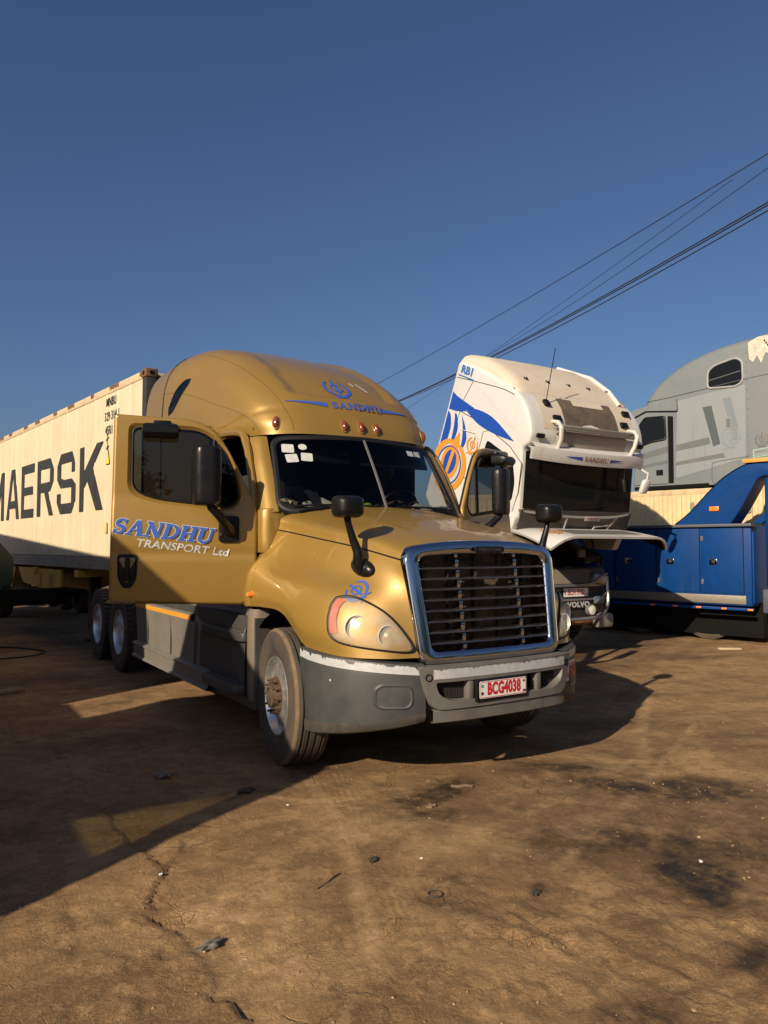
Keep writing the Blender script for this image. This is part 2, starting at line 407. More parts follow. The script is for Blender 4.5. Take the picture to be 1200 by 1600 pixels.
GX, GY = np.meshgrid(gx, gy_, indexing='ij')
def fbm(x, y, s, seed, o=4): return sum(lattice(x+17*k, y-9*k, s/2**k, seed+k)/2**k for k in range(o))/sum(1/2**k for k in range(o))
near = np.exp(-((GX+.5)/9)**2-((GY+.2)/9)**2)
Z = (fbm(GX, GY, 1.3, 1)-.5)*.05*near + (fbm(GX, GY, .28, 20, 3)-.5)*.016*near
rough_zone = np.clip(fbm(GX, GY, .9, 40)*2.8-.9, 0, 1)*np.clip((-.2-GY-.35*(GX+1.5))/1.2, 0, 1)
Z += (np.abs(fbm(GX, GY, .13, 60, 3)-.5)*2-.5)*.034*rough_zone
# washed-out gully with a broken lip, lower left
crk = np.array([(-2.30,.02),(-2.42,-.24),(-2.56,-.47),(-2.62,-.66),(-2.60,-.89),(-2.69,-.99),(-2.61,-1.20),(-2.63,-1.31),(-2.53,-1.45),(-2.50,-1.75)])
def pdist(path, X, Y):
    best = np.full(X.shape, 1e9); side = np.zeros(X.shape)
    for a, b in zip(path[:-1], path[1:]):
        d = b-a; L2 = d@d; t = np.clip(((X-a[0])*d[0]+(Y-a[1])*d[1])/L2, 0, 1); qx = a[0]+t*d[0]; qy = a[1]+t*d[1]; ds = np.hypot(X-qx, Y-qy)
        sd = np.sign(d[0]*(Y-a[1])-d[1]*(X-a[0])); m = ds < best; best = np.where(m, ds, best); side = np.where(m, sd, side)
    return best, side
wob = (fbm(GX, GY, .16, 80, 3)-.5)*.16
dc, sdc = pdist(crk, GX+wob, GY+wob*.6)
brk = np.clip(fbm(GX, GY, .35, 91)*3-1.0, 0, 1)
Z += -.004*np.exp(-(dc/.014)**2)*brk + np.where(sdc > 0, -.007*np.exp(-(dc/.12)**2)*brk-.004*np.exp(-(dc/.4)**2), .004*np.exp(-(dc/.12)**2))
crk2 = np.array([(-2.55,4.3),(-2.52,1.24),(-2.52,.33),(-2.46,-.10)]); d2, s2 = pdist(crk2, GX+wob*.4, GY)
Z += np.where(s2 > 0, -.010, .004)*np.exp(-(d2/.12)**2)
# keep flat under the tyres
for wx, wy in ((-1.06,1.175),(1.06,1.175),(-1.06,6.25),(-1.06,7.57)):
    m = np.exp(-((GX-wx)/.35)**2-((GY-wy)/.45)**2); Z = Z*(1-m)-.004*m
# far ground swells a little so the horizon is not ruled
Z += np.clip((np.hypot(GX, GY)-60)/200, 0, 1)*(lattice(GX, GY, 60., 5)-.5)*1.2
V = np.stack([GX, GY, Z], -1).reshape(-1, 3); n0, n1 = GX.shape
I = np.arange(n0*n1).reshape(n0, n1); Fq = np.stack([I[:-1,:-1], I[1:,:-1], I[1:,1:], I[:-1,1:]], -1).reshape(-1, 4)
me = bpy.data.meshes.new('ground'); me.vertices.add(len(V)); me.vertices.foreach_set('co', V.astype(np.float32).ravel())
me.loops.add(Fq.size); me.loops.foreach_set('vertex_index', Fq.ravel().astype(np.int32)); me.polygons.add(len(Fq)); me.polygons.foreach_set('loop_start', np.arange(0, Fq.size, 4, dtype=np.int32))
me.update(calc_edges=True); me.polygons.foreach_set('use_smooth', np.ones(len(Fq), bool))
# oil stains and dusty patches: where they lie on the yard
oil = np.zeros_like(GX)
w1 = (fbm(GX, GY, .45, 101)-.5)*.75; w2 = (fbm(GX, GY, .45, 131)-.5)*.75
for (sx, sy, rx, ry, ro, st) in ((-.20,-1.72,.36,.22,35,1.25),(-.30,-1.90,.20,.14,20,.8),(.05,-1.30,.80,.45,-30,.80),(.85,-.75,1.0,.36,-35,.85),(.62,-.05,.55,.22,-35,.8),
    (-.55,.05,.65,.26,15,.85),(-.75,-.35,.45,.22,-20,.7),(-.40,-1.20,.60,.40,-20,.62),(-1.0,-1.40,.12,.05,40,.9),(-1.46,-1.30,.22,.08,-50,.55),(-.58,-2.32,.20,.08,10,.85),(-1.28,-2.30,.24,.13,-30,.7),
    (-1.28,-1.08,.10,.04,0,.5),(-1.75,.75,.28,.16,10,.6),(-1.7,4.2,.5,.3,30,.6),(1.9,.6,.9,.3,-20,.5),(4.6,3.0,1.4,.35,15,.6),(6.6,4.2,1.6,.6,10,.6),(-2.1,2.6,.7,.35,0,.4),(2.6,-.2,.8,.3,-30,.45),(1.6,-1.4,.5,.3,0,.4),(.35,-.95,1.7,.62,-28,.46),(-.35,-.15,1.0,.34,10,.42),(1.9,-.1,1.2,.4,-25,.42)):
    c_, s_ = math.cos(rad(ro)), math.sin(rad(ro)); dx = GX-sx+w1*rx*1.3; dy = GY-sy+w2*ry*2.2
    u = (dx*c_+dy*s_)/rx; v_ = (-dx*s_+dy*c_)/ry; r_ = np.hypot(u, v_); oil = np.maximum(oil, st*np.clip(1.35-r_, 0, 1)**1.2)
streak = np.clip(fbm(GX*.55-GY*.35, (GX*.35+GY)*2.2, 1.1, 160, 5)*3.2-1.45, 0, 1)*.62*np.clip((GX+2.2+.35*GY)/1.6, 0, 1)
oil = np.clip(np.maximum(oil, streak), 0, 1)
at = me.attributes.new('oil', 'FLOAT', 'POINT'); at.data.foreach_set('value', oil.astype(np.float32).ravel())
tr_ = np.zeros_like(GX)
for pth, wd in ((((-.95,2.2),(-1.02,.6),(-1.28,-.35),(-1.6,-1.2)), .16), (((-1.9,4.6),(-1.6,3.8),(-1.2,3.0)), .2), (((2.4,.4),(.6,-1.0),(-.4,-1.6),(-1.6,-2.4)), .16), (((3.2,-.4),(.9,-1.75),(-.3,-2.5)), .15)):
    dd, _ = pdist(np.array(pth), GX, GY); tr_ = np.maximum(tr_, np.clip(1.3-dd/wd, 0, 1)*np.clip(fbm(GX, GY, .6, 190)*2.2-.5, 0, 1))
at = me.attributes.new('track', 'FLOAT', 'POINT'); at.data.foreach_set('value', tr_.astype(np.float32).ravel())
pale = np.zeros_like(GX)
for pth, wd in ((((2.6,.25),(.55,-.72),(-.75,-1.30)), .035), (((1.6,-.05),(-.3,-.62)), .05), (((-2.0,1.3),(-1.2,.1),(-.6,-.9)), .03), (((-.9,1.6),(-1.35,-.1),(-2.0,-1.6)), .05), (((3.4,1.4),(1.9,.3),(1.2,-.3)), .06)):
    dd, _ = pdist(np.array(pth), GX+wob*.2, GY); pale = np.maximum(pale, np.clip(1.4-dd/wd, 0, 1))
for (sx, sy, rx, ry) in ((-1.15,-.25,.45,.20),(-.9,-.75,.35,.15),(-2.3,-1.0,.30,.5),(-.2,-.95,.3,.12)): pale = np.maximum(pale, np.clip(1.5-np.hypot((GX-sx+w1*rx)/rx, (GY-sy+w2*ry)/ry), 0, 1))
at = me.attributes.new('pale', 'FLOAT', 'POINT'); at.data.foreach_set('value', pale.astype(np.float32).ravel())
cut = np.clip(np.exp(-(dc/.035)**2)+.6*np.exp(-(d2/.03)**2), 0, 1)
at = me.attributes.new('loose', 'FLOAT', 'POINT'); at.data.foreach_set('value', np.clip(rough_zone+.7*cut, 0, 1).astype(np.float32).ravel())
ground = bpy.data.objects.new('ground', me); COL.objects.link(ground); tag(ground, 'bare brown earth yard with oil stains and wheel tracks', 'ground', kind='structure')
gm = bpy.data.materials.new('yard_earth'); gm.use_nodes = True; me.materials.append(gm)
N = gm.node_tree.nodes; Lk = gm.node_tree.links; pb = N['Principled BSDF']; pb.inputs['Specular IOR Level'].default_value = .25
tcg = N.new('ShaderNodeTexCoord')
def gnoise(s, d=6, r=.6, vec=None):
    n = N.new('ShaderNodeTexNoise'); n.inputs['Scale'].default_value = s; n.inputs['Detail'].default_value = d; n.inputs['Roughness'].default_value = r; Lk.new(vec or tcg.outputs['Object'], n.inputs['Vector']); return n.outputs['Fac']
def gmap(src, a, b, c=0., d=1.):
    m = N.new('ShaderNodeMapRange'); m.inputs[1].default_value = a; m.inputs[2].default_value = b; m.inputs[3].default_value = c; m.inputs[4].default_value = d; Lk.new(src, m.inputs[0]); return m.outputs[0]
def gmix(f, a, b):
    m = N.new('ShaderNodeMix'); m.data_type = 'RGBA'
    for k, q in ((0, f), (6, a), (7, b)):
        if isinstance(q, tuple): m.inputs[k].default_value = (*q, 1)
        elif isinstance(q, float): m.inputs[k].default_value = q
        else: Lk.new(q, m.inputs[k])
    return m.outputs[2]
def gmath(op, a, b):
    m = N.new('ShaderNodeMath'); m.operation = op
    for k, q in ((0, a), (1, b)):
        if isinstance(q, (int, float)): m.inputs[k].default_value = q
        else: Lk.new(q, m.inputs[k])
    return m.outputs[0]
def gattr(nm): a = N.new('ShaderNodeAttribute'); a.attribute_name = nm; return a.outputs['Fac']
EARTH = (.285,.166,.072); EARTH_D = (.140,.076,.031); EARTH_L = (.41,.255,.118)
c1 = gmix(gmap(gnoise(.9, 8, .62), .35, .68), EARTH_D, EARTH)
c1 = gmix(gmap(gnoise(3.1, 8, .68), .48, .75, 0, .75), c1, EARTH_L)
c1 = gmix(gmap(gnoise(17, 6, .7), .52, .78, 0, .5), c1, EARTH_D)
c1 = gmix(gmap(gnoise(70, 4, .7), .50, .75, 0, .5), c1, (.46,.31,.17))
c1 = gmix(gmap(gnoise(150, 3, .75), .56, .72, 0, .6), c1, (.10,.055,.025))
mpv = N.new('ShaderNodeMapping'); mpv.inputs['Rotation'].default_value = (0,0,rad(-28)); mpv.inputs['Scale'].default_value = (.35,2.4,1); Lk.new(tcg.outputs['Object'], mpv.inputs[0])
c1 = gmix(gmap(gnoise(1.4, 7, .6, mpv.outputs[0]), .50, .72, 0, .55), c1, EARTH_D)
crust = gmap(gnoise(1.7, 11, .74), .495, .525)
c1 = gmix(gmath('MULTIPLY', crust, .30), c1, (.42,.265,.125))
crust2 = gmap(gnoise(4.3, 10, .78), .53, .56)
c1 = gmix(gmath('MULTIPLY', crust2, .34), c1, (.15,.085,.038))
c1 = gmix(gmap(gnoise(330, 2, .8), .52, .72, 0, .55), c1, (.52,.37,.21))
c1 = gmix(gmath('MULTIPLY', gattr('pale'), gmap(gnoise(7, 8, .75), .40, .60, .2, .8)), c1, (.43,.275,.135))
dv = N.new('ShaderNodeVectorMath'); dv.operation = 'MULTIPLY_ADD'; nzc = N.new('ShaderNodeTexNoise'); nzc.inputs['Scale'].default_value = 2.6; nzc.inputs['Detail'].default_value = 8; Lk.new(tcg.outputs['Object'], nzc.inputs['Vector']); Lk.new(nzc.outputs['Color'], dv.inputs[0]); dv.inputs[1].default_value = (.55,.55,0); Lk.new(tcg.outputs['Object'], dv.inputs[2])
vo2 = N.new('ShaderNodeTexVoronoi'); vo2.feature = 'DISTANCE_TO_EDGE'; vo2.inputs['Scale'].default_value = 1.9; Lk.new(dv.outputs[0], vo2.inputs['Vector'])
fis = gmath('MULTIPLY', gmap(vo2.outputs['Distance'], 0., .012, 1., 0.), gmap(gnoise(1.1, 5, .6), .53, .62))
c1 = gmix(gmath('MULTIPLY', fis, .5), c1, (.05,.03,.015))
oilf = gmath('MULTIPLY', gattr('oil'), gmap(gnoise(5.5, 10, .78), .36, .58, .30, 1.0))
c1 = gmix(gmap(oilf, .05, .62, 0, .80), c1, (.042,.027,.015))
c1 = gmix(gmap(oilf, .60, .92, 0, .9), c1, (.012,.011,.010))
vor = N.new('ShaderNodeTexVoronoi'); vor.feature = 'DISTANCE_TO_EDGE'; vor.inputs['Scale'].default_value = 16; Lk.new(tcg.outputs['Object'], vor.inputs['Vector'])
crz = gmath('MULTIPLY', gmap(vor.outputs['Distance'], 0., .045, 1., 0.), gmap(gnoise(1.9, 4, .6), .56, .66))
c1 = gmix(gmath('MULTIPLY', crz, .55), c1, (.06,.036,.018))
trk = gattr('track'); wv = N.new('ShaderNodeTexWave'); wv.wave_type = 'BANDS'; wv.bands_direction = 'X'; wv.inputs['Scale'].default_value = 7; wv.inputs['Distortion'].default_value = 3.5; wv.inputs['Detail'].default_value = 3; wv.inputs['Detail Scale'].default_value = 2.2
mp2 = N.new('ShaderNodeMapping'); mp2.inputs['Rotation'].default_value = (0,0,rad(22)); Lk.new(tcg.outputs['Object'], mp2.inputs[0]); Lk.new(mp2.outputs[0], wv.inputs['Vector'])
trf = gmath('MULTIPLY', trk, wv.outputs['Fac'])
c1 = gmix(gmath('MULTIPLY', gmath('MULTIPLY', trf, gmap(gnoise(5, 6, .7), .45, .62)), .45), c1, EARTH_D)
Lk.new(c1, pb.inputs['Base Color'])
Lk.new(gmap(oilf, .2, .9, .92, .55), pb.inputs['Roughness'])
h = gmath('ADD', gmath('MULTIPLY', gnoise(26, 8, .7), .5), gmath('MULTIPLY', gnoise(130, 5, .75), .34))
h = gmath('ADD', h, gmath('MULTIPLY', gmath('MULTIPLY', gnoise(44, 5, .65), gattr('loose')), .8))
h = gmath('SUBTRACT', h, gmath('MULTIPLY', gmath('MULTIPLY', trf, gmap(gnoise(5, 6, .7), .42, .62)), .30)); h = gmath('SUBTRACT', h, gmath('MULTIPLY', crz, .35)); h = gmath('SUBTRACT', h, gmath('MULTIPLY', oilf, .22)); h = gmath('SUBTRACT', h, gmath('MULTIPLY', fis, .55)); h = gmath('ADD', h, gmath('MULTIPLY', crust, .22)); h = gmath('SUBTRACT', h, gmath('MULTIPLY', crust2, .16))
bpn = N.new('ShaderNodeBump'); bpn.inputs['Strength'].default_value = .8; bpn.inputs['Distance'].default_value = .022; Lk.new(h, bpn.inputs['Height']); Lk.new(bpn.outputs[0], pb.inputs['Normal'])
def gz(x, y):
    i = int(np.clip(np.searchsorted(gx, x), 1, len(gx)-1)); j = int(np.clip(np.searchsorted(gy_, y), 1, len(gy_)-1)); return float(Z[i, j])
# ------------------------------------------------------------------ gold truck: surface nets (half, x<0; y from bumper back; z up)
HOOD_NET = [
 [(-.645,.06,.90),(-.665,.09,1.06),(-.680,.12,1.24),(-.693,.155,1.42),(-.705,.20,1.565),(-.635,.20,1.640),(-.36,.165,1.685),(0,.15,1.70)],
 [(-.86,.14,.90),(-.885,.20,1.08),(-.87,.26,1.26),(-.80,.325,1.43),(-.765,.42,1.615),(-.695,.41,1.700),(-.37,.385,1.757),(0,.37,1.775)],
 [(-1.07,.36,.905),(-1.10,.42,1.08),(-1.04,.48,1.30),(-.90,.57,1.46),(-.825,.65,1.662),(-.755,.645,1.75),(-.39,.625,1.815),(0,.61,1.835)],
 [(-1.165,.70,.93),(-1.195,.74,1.10),(-1.12,.77,1.34),(-.965,.80,1.49),(-.862,.83,1.69),(-.79,.82,1.782),(-.41,.80,1.855),(0,.79,1.88)],
 [(-1.20,1.05,1.15),(-1.20,1.06,1.24),(-1.15,1.08,1.39),(-.995,1.09,1.54),(-.892,1.10,1.725),(-.82,1.09,1.82),(-.43,1.06,1.905),(0,1.05,1.935)],
 [(-1.205,1.40,1.175),(-1.205,1.40,1.27),(-1.16,1.40,1.42),(-1.02,1.40,1.575),(-.922,1.40,1.765),(-.85,1.38,1.872),(-.45,1.32,1.952),(0,1.28,1.978)],
 [(-1.205,1.68,1.165),(-1.205,1.68,1.27),(-1.17,1.68,1.45),(-1.05,1.68,1.615),(-.95,1.69,1.80),(-.89,1.655,1.92),(-.47,1.50,1.985),(0,1.43,2.003)],
]
ROOF_NET = [  # arches from the centre line down to the left side; first = lip over the windshield
 [(0,1.895,2.685),(-.30,1.92,2.685),(-.58,1.955,2.68),(-.78,2.03,2.672),(-.885,2.13,2.668),(-.945,2.28,2.672),(-.99,2.43,2.685),(-1.02,2.52,2.70)],
 [(0,1.955,2.83),(-.30,1.975,2.83),(-.59,2.01,2.83),(-.81,2.09,2.822),(-.93,2.215,2.808),(-.99,2.38,2.79),(-1.03,2.56,2.78),(-1.05,2.66,2.77)],
 [(0,2.16,3.115),(-.32,2.18,3.11),(-.64,2.225,3.095),(-.88,2.33,3.045),(-.99,2.48,2.965),(-1.04,2.70,2.885),(-1.075,2.84,2.835),(-1.09,2.94,2.80)],
 [(0,2.60,3.45),(-.36,2.62,3.44),(-.70,2.68,3.40),(-.94,2.79,3.28),(-1.03,2.96,3.12),(-1.09,3.10,2.99),(-1.115,3.20,2.89),(-1.125,3.28,2.82)],
 [(0,3.15,3.70),(-.38,3.17,3.69),(-.74,3.22,3.65),(-.97,3.32,3.47),(-1.075,3.42,3.28),(-1.125,3.52,3.10),(-1.145,3.60,2.95),(-1.155,3.66,2.835)],
 [(0,3.70,3.865),(-.40,3.71,3.855),(-.78,3.74,3.815),(-1.01,3.80,3.63),(-1.115,3.86,3.40),(-1.155,3.90,3.18),(-1.17,3.94,2.99),(-1.175,3.97,2.84)],
 [(0,4.10,3.955),(-.40,4.10,3.94),(-.80,4.12,3.875),(-1.035,4.14,3.70),(-1.14,4.16,3.46),(-1.175,4.18,3.21),(-1.185,4.19,3.0),(-1.19,4.20,2.84)],
 [(0,4.36,3.965),(-.40,4.36,3.95),(-.81,4.36,3.885),(-1.045,4.36,3.72),(-1.15,4.36,3.48),(-1.18,4.36,3.22),(-1.19,4.36,3.0),(-1.195,4.36,2.84)],
]
BUMP_PLAN = [(0,-.075),(-.30,-.066),(-.56,-.035),(-.80,.055),(-1.0,.21),(-1.13,.40),(-1.185,.60),(-1.195,.76)]
# ================================================================== the gold truck
truck = empty('semi_truck', (0,0,0), label='gold bonneted semi truck with its doors open in front of the container trailer', cat='truck')
hood_s = Surf(HOOD_NET); roof_s = Surf(ROOF_NET)
def out_n(S, u, v, c):
    n = S.normal(u, v); p = S(u, v); return n if np.dot(n, p-np.array(c)) > 0 else -n
def on_surf(S, u0, v0, c, sx=1., mir=False, swap=False):
    """local metric frame on a surface; a runs along u (or v), b along the other"""
    e = 1e-3; Pu = (S(u0+e, v0)-S(u0-e, v0))/(2*e); Pv = (S(u0, v0+e)-S(u0, max(v0-e, 0)))/(e+min(e, v0))
    lu, lv = np.linalg.norm(Pu), np.linalg.norm(Pv)
    def fn(a, b, off=.003):
        u, v = (u0+a*sx/lu, v0+b/lv) if not swap else (u0+b/lu, v0+a*sx/lv)
        fl = 1
        if v < 0: v = -v; fl = -1
        u = min(max(u, 0), 1); v = min(v, 1)
        p = S(u, v)+out_n(S, u, v, c)*off
        p = p*np.array((fl, 1, 1))
        return p*np.array((-1, 1, 1)) if mir else p
    return fn
HC = (0, 1.2, 1.1); RC = (0, 3.4, 2.7)
def half_grid(S, u0, u1, v0, v1, nu, nv, mir):
    rows = [[S(u0+(u1-u0)*i/(nu-1), v0+(v1-v0)*j/(nv-1)) for j in range(nv)] for i in range(nu)]
    if mir: rows = [[p*np.array((-1,1,1)) for p in r] for r in rows]
    return rows
SEAM = .567
# hood top in one piece: left shoulder - centre - right shoulder
rows = []
for i in range(40):
    u = i/39; L_ = [hood_s(u, SEAM+.004+(1-SEAM-.004)*j/21) for j in range(22)]
    L_ = [p+np.array((0,0,.012*math.exp(-((abs(p[0])-.50)/.035)**2)*min(1, u*4))) for p in L_]     # pressed ridge lines
    rows.append(L_+[p*np.array((-1,1,1)) for p in L_[-2::-1]])
# front lip turned down behind the grille frame
rows.insert(0, [p+np.array((0,.05,-.06)) for p in rows[0]])
hood = B().grid(rows).make('hood', M_gold, truck, 60)
for mir in (False, True):
    g = half_grid(hood_s, 0, 1, 0, SEAM-.004, 44, 30, mir)
    lip = [[p*np.array((.965,1,1))+np.array((0,0,.0)) for p in [r[0] for r in g]]]
    b = B().grid(g)
    b.grid([[r[0] for r in g], [r[0]*np.array((.96,1,1))+np.array((0,.01,.015)) for r in g], [r[0]*np.array((.90,1,1))+np.array((0,.02,.06)) for r in g]])
    fender = b.make('fender', M_gold, truck, 50)
    sgn = -1 if not mir else 1
    B().tube([hood_s(u/30, SEAM)*np.array((1 if not mir else -1,1,1))-out_n(hood_s, u/30, SEAM, HC)*np.array((1 if not mir else -1,1,1))*.006 for u in range(31)], .009, 6).make('seam_gap', M_blackm, fender)
    # wheel well
    rows = []
    for k in range(19):
        a = math.pi*k/18; rows.append([(sgn*xx, 1.18+.60*math.cos(a)*(1 if math.cos(a) > 0 else .80), .60+.55*math.sin(a)) for xx in (1.16,.95,.6)])
    B().grid(rows).make('wheel_well', M_blackm, fender)
    # fender emblem (blue crossed swords), lying on its side along the fender
    fn = on_surf(hood_s, .258, .338, HC, sx=-1, mir=mir)
    decalp('emblem', [xf2d(p, .235, .19, rot=rad(62 if not mir else 118)) for p in khanda2d(1)], fn, M_blue, fender)
    # amber repeater lamp behind the wheel arch
    c = hood_s(.975, .135)*np.array((1 if not mir else -1,1,1))
    B().lathe([(.0,-.045),(.016,-.043),(.021,-.03),(.022,0),(.030,.002),(.030,.012)], 16, Matrix.Translation((c[0]+sgn*.0, c[1], c[2])) @ Matrix.Rotation(0 if not mir else math.pi, 4, 'Z')).make('repeater_lamp', M_orange, fender)
    # ---- headlight
    HL = [(.352,.245),(.325,.282),(.242,.295),(.133,.247),(.055,.150),(.030,.045),(.167,.046),(.292,.072),(.345,.104),(.358,.180)]
    hl = [tuple(p) for p in spl(HL+[HL[0]], 61)][:-1]
    cu = np.mean(np.array(hl), axis=0)
    def hs(u, v, off):
        u = min(max(u, 0), 1); v = max(v, 0)
        p = hood_s(u, v)+out_n(hood_s, u, v, HC)*off
        return p*np.array((-1,1,1)) if mir else p
    light = empty('headlight', parent=truck)
    def ringp(sc, off): return [hs(cu[0]+(a-cu[0])*sc, cu[1]+(b-cu[1])*sc, off) for a, b in hl]
    B().grid([ringp(1.09,-.01), ringp(1.08,.006), ringp(1.03,.012), ringp(.99,.008), ringp(.97,-.02)], closev=True).make('rim', M_rubber, light)
    lens_m = MATS.get('hazy_lens')
    if not lens_m:
        lens_m = bpy.data.materials.new('hazy_lens'); lens_m.use_nodes = True; MATS['hazy_lens'] = lens_m
        N = lens_m.node_tree.nodes; Lk = lens_m.node_tree.links; pb = N['Principled BSDF']
        pb.inputs['Base Color'].default_value = (.58,.57,.50,1); pb.inputs['Roughness'].default_value = .16; pb.inputs['Coat Weight'].default_value = .6
        tr = N.new('ShaderNodeBsdfTransparent'); tr.inputs[0].default_value = (1.0,.97,.86,1); mx = N.new('ShaderNodeMixShader')
        tcn = N.new('ShaderNodeTexCoord'); nn = N.new('ShaderNodeTexNoise'); nn.inputs['Scale'].default_value = 9; nn.inputs['Detail'].default_value = 5; Lk.new(tcn.outputs['Object'], nn.inputs['Vector'])
        mp = N.new('ShaderNodeMapRange'); mp.inputs[1].default_value = .3; mp.inputs[2].default_value = .75; mp.inputs[3].default_value = .10; mp.inputs[4].default_value = .38; Lk.new(nn.outputs['Fac'], mp.inputs[0])
        Lk.new(mp.outputs[0], mx.inputs[0]); Lk.new(tr.outputs[0], mx.inputs[1]); Lk.new(pb.outputs[0], mx.inputs[2]); Lk.new(mx.outputs[0], N['Material Output'].inputs[0])
    mrefl = mat('lamp_reflector', (.58,.60,.60), .3, metal=.1, coat=.6)
    B().grid([ringp(1.0,-.02), ringp(.8,-.03), ringp(.45,-.035), ringp(.02,-.035)], closev=True).make('reflector', mrefl, light)
    for (u, v, r) in ((.255,.165,.085), (.135,.125,.075)):
        p = np.array(hs(u, v, -.022)); n = np.array(hs(u, v, .1))-np.array(hs(u, v, 0)); n /= np.linalg.norm(n)
        n = np.array((n[0]*.5, n[1]-.5, 0)); n /= np.linalg.norm(n)
        M = Matrix.Translation(p) @ Vector((1,0,0)).rotation_difference(Vector(n)).to_matrix().to_4x4()
        B().lathe([(r,.034),(r*.95,.036),(r*.86,.020),(r*.6,-.008),(r*.34,-.02),(r*.33,.012),(r*.2,.024),(0,.028)], 28, M).make('lamp_bowl', mrefl, light)
    # orange-red side reflector strip
    st = [hl[k % 60] for k in range(50, 67)]
    B().grid([[hs(a-.002, b, .010) for a, b in st], [hs(a-.034, b*.93+.012, .011) for a, b in st]]).make('side_reflector', mat('red_lens', (.45,.075,.035), .3, coat=.4), light)
    B().grid([ringp(1.0,.004), ringp(.93,.018), ringp(.7,.026), ringp(.35,.03), ringp(.02,.031)], closev=True).make('lens', lens_m, light, 70)

# ---- bumper
bpl = [np.array(p, float) for p in BUMP_PLAN]
def bplan(t):                     # t in 0..1 from centre to the left rear end
    return cr(bpl, t*(len(bpl)-1))
def bnorm(t):
    a = bplan(min(t+.01, 1)); b = bplan(max(t-.01, 0)); d = a-b; n = np.array((d[1], -d[0])); n /= np.linalg.norm(n)
    return n if n[1] < 0 or n[0] < -.7 else -n
def t_of_x(x):
    lo, hi = 0., 1.
    for _ in range(40):
        m = (lo+hi)/2
        if bplan(m)[0] > x: lo = m
        else: hi = m
    return lo
def bp3(x, z, off=0.):            # point on the bumper face at lateral x (either side)
    s = 1 if x <= 0 else -1; t = t_of_x(-abs(x)); p = bplan(t); n = bnorm(t)
    return (s*(p[0]+n[0]*off), p[1]+n[1]*off, z)
bumper = empty('bumper', parent=truck)
T0 = t_of_x(-.645)
for mir in (False, True):
    s = -1 if mir else 1; NB = 40; rows = []
    for i in range(NB):
        t = T0+(1-T0)*i/(NB-1); k = i/(NB-1); p = bplan(t); n = bnorm(t)
        zt = .862+.083*k; zb = .475-.135*min(1, k*1.25)**.8
        prof = [(0,-.20),(0,-.07),(.0,-.055),(.035,-.015),(.10,0),(.16,.004),(.165,.0),(.35,.004),(.55,.006),(.80,.004),(.93,0),(.985,-.008),(1,-.03),(1,-.10)]
        row = []
        for f, o in prof:
            zz = zb+(zt-zb)*f; o2 = o
            # pressed oval pocket where a fog lamp would sit
            row.append((s*(p[0]+n[0]*o2), p[1]+n[1]*o2, zz))
        rows.append(row)
    corner = B().grid(rows).make('bumper_corner', M_plast, bumper, 45)
    lipr = [[r[k] for r in rows] for k in (3, 4, 5, 6)]; n_o = [bnorm(T0+(1-T0)*i/(NB-1)) for i in range(NB)]
    B().grid([[(p[0]+s*n_o[i][0]*.0035, p[1]+n_o[i][1]*.0035, p[2]) for i, p in enumerate(q)] for q in lipr]).make('scuffed_lip', mat('lip_dark', (.022,.022,.021), .6, dust=.45, dustcol=(.13,.10,.07), dscale=7, streak=(.6, (.16,.09,.04), 9.)), corner, 45)
    # pocket cover: raised rounded blank in a shallow recess
    w0 = -.835
    def pk(a, b, off=0.): return (s*bp3(w0+a, .655+b)[0], bp3(w0+a, .655+b, 0)[1]-off, .655+b)
    def pk2(a, b, off): 
        q = bp3(w0+a, .655+b, off); return (s*q[0], q[1], q[2])
    o1 = rrect(.235,.175,.06,5); o2_ = rrect(.205,.150,.05,5); o3 = rrect(.185,.130,.045,5)
    B().grid([[pk2(a,b,.004) for a,b in o1],[pk2(a,b,.013) for a,b in o2_],[pk2(a,b,.0085) for a,b in o3]], closev=True).make('fog_lamp_surround', M_plast, corner, 25)
    v, f = tri2d(o3); decal('fog_lamp_blank', (v, f), lambda a, b: pk2(a, b, .0088), M_plast, corner, split=.05)
    # flaking silver band along the top
    up = []; lo = []
    for i in range(160):
        k = i/159; t = T0+(1-T0)*(.004+.985*k); zt = .862+.083*(t-T0)/(1-T0); p = bplan(t); n = bnorm(t)
        nz = .5+.5*math.sin(i*.83+3*math.sin(i*.31)); chip = .020*max(0, math.sin(i*.21+1.3*math.sin(i*.05)+mir)-.55)*2.2*nz + .006*nz
        up.append((s*(p[0]+n[0]*.0065), p[1]+n[1]*.0065, zt-.012-chip)); lo.append((s*(p[0]+n[0]*.0075), p[1]+n[1]*.0075, zt-.070))
    plabel(obj('silver_band', up+lo, [(i, i+1, 161+i, 160+i) for i in range(159)], M_silver, corner, smooth=False), 'flaking silver band')
    # scuffed lower edge, bolt
    B().lathe([(0,-.004),(.007,-.003),(.009,0)], 10, Matrix.Translation(pk2(-.30,.09,.004)) @ Matrix.Rotation(rad(60), 4, 'Z')).make('bolt', M_silver, corner)
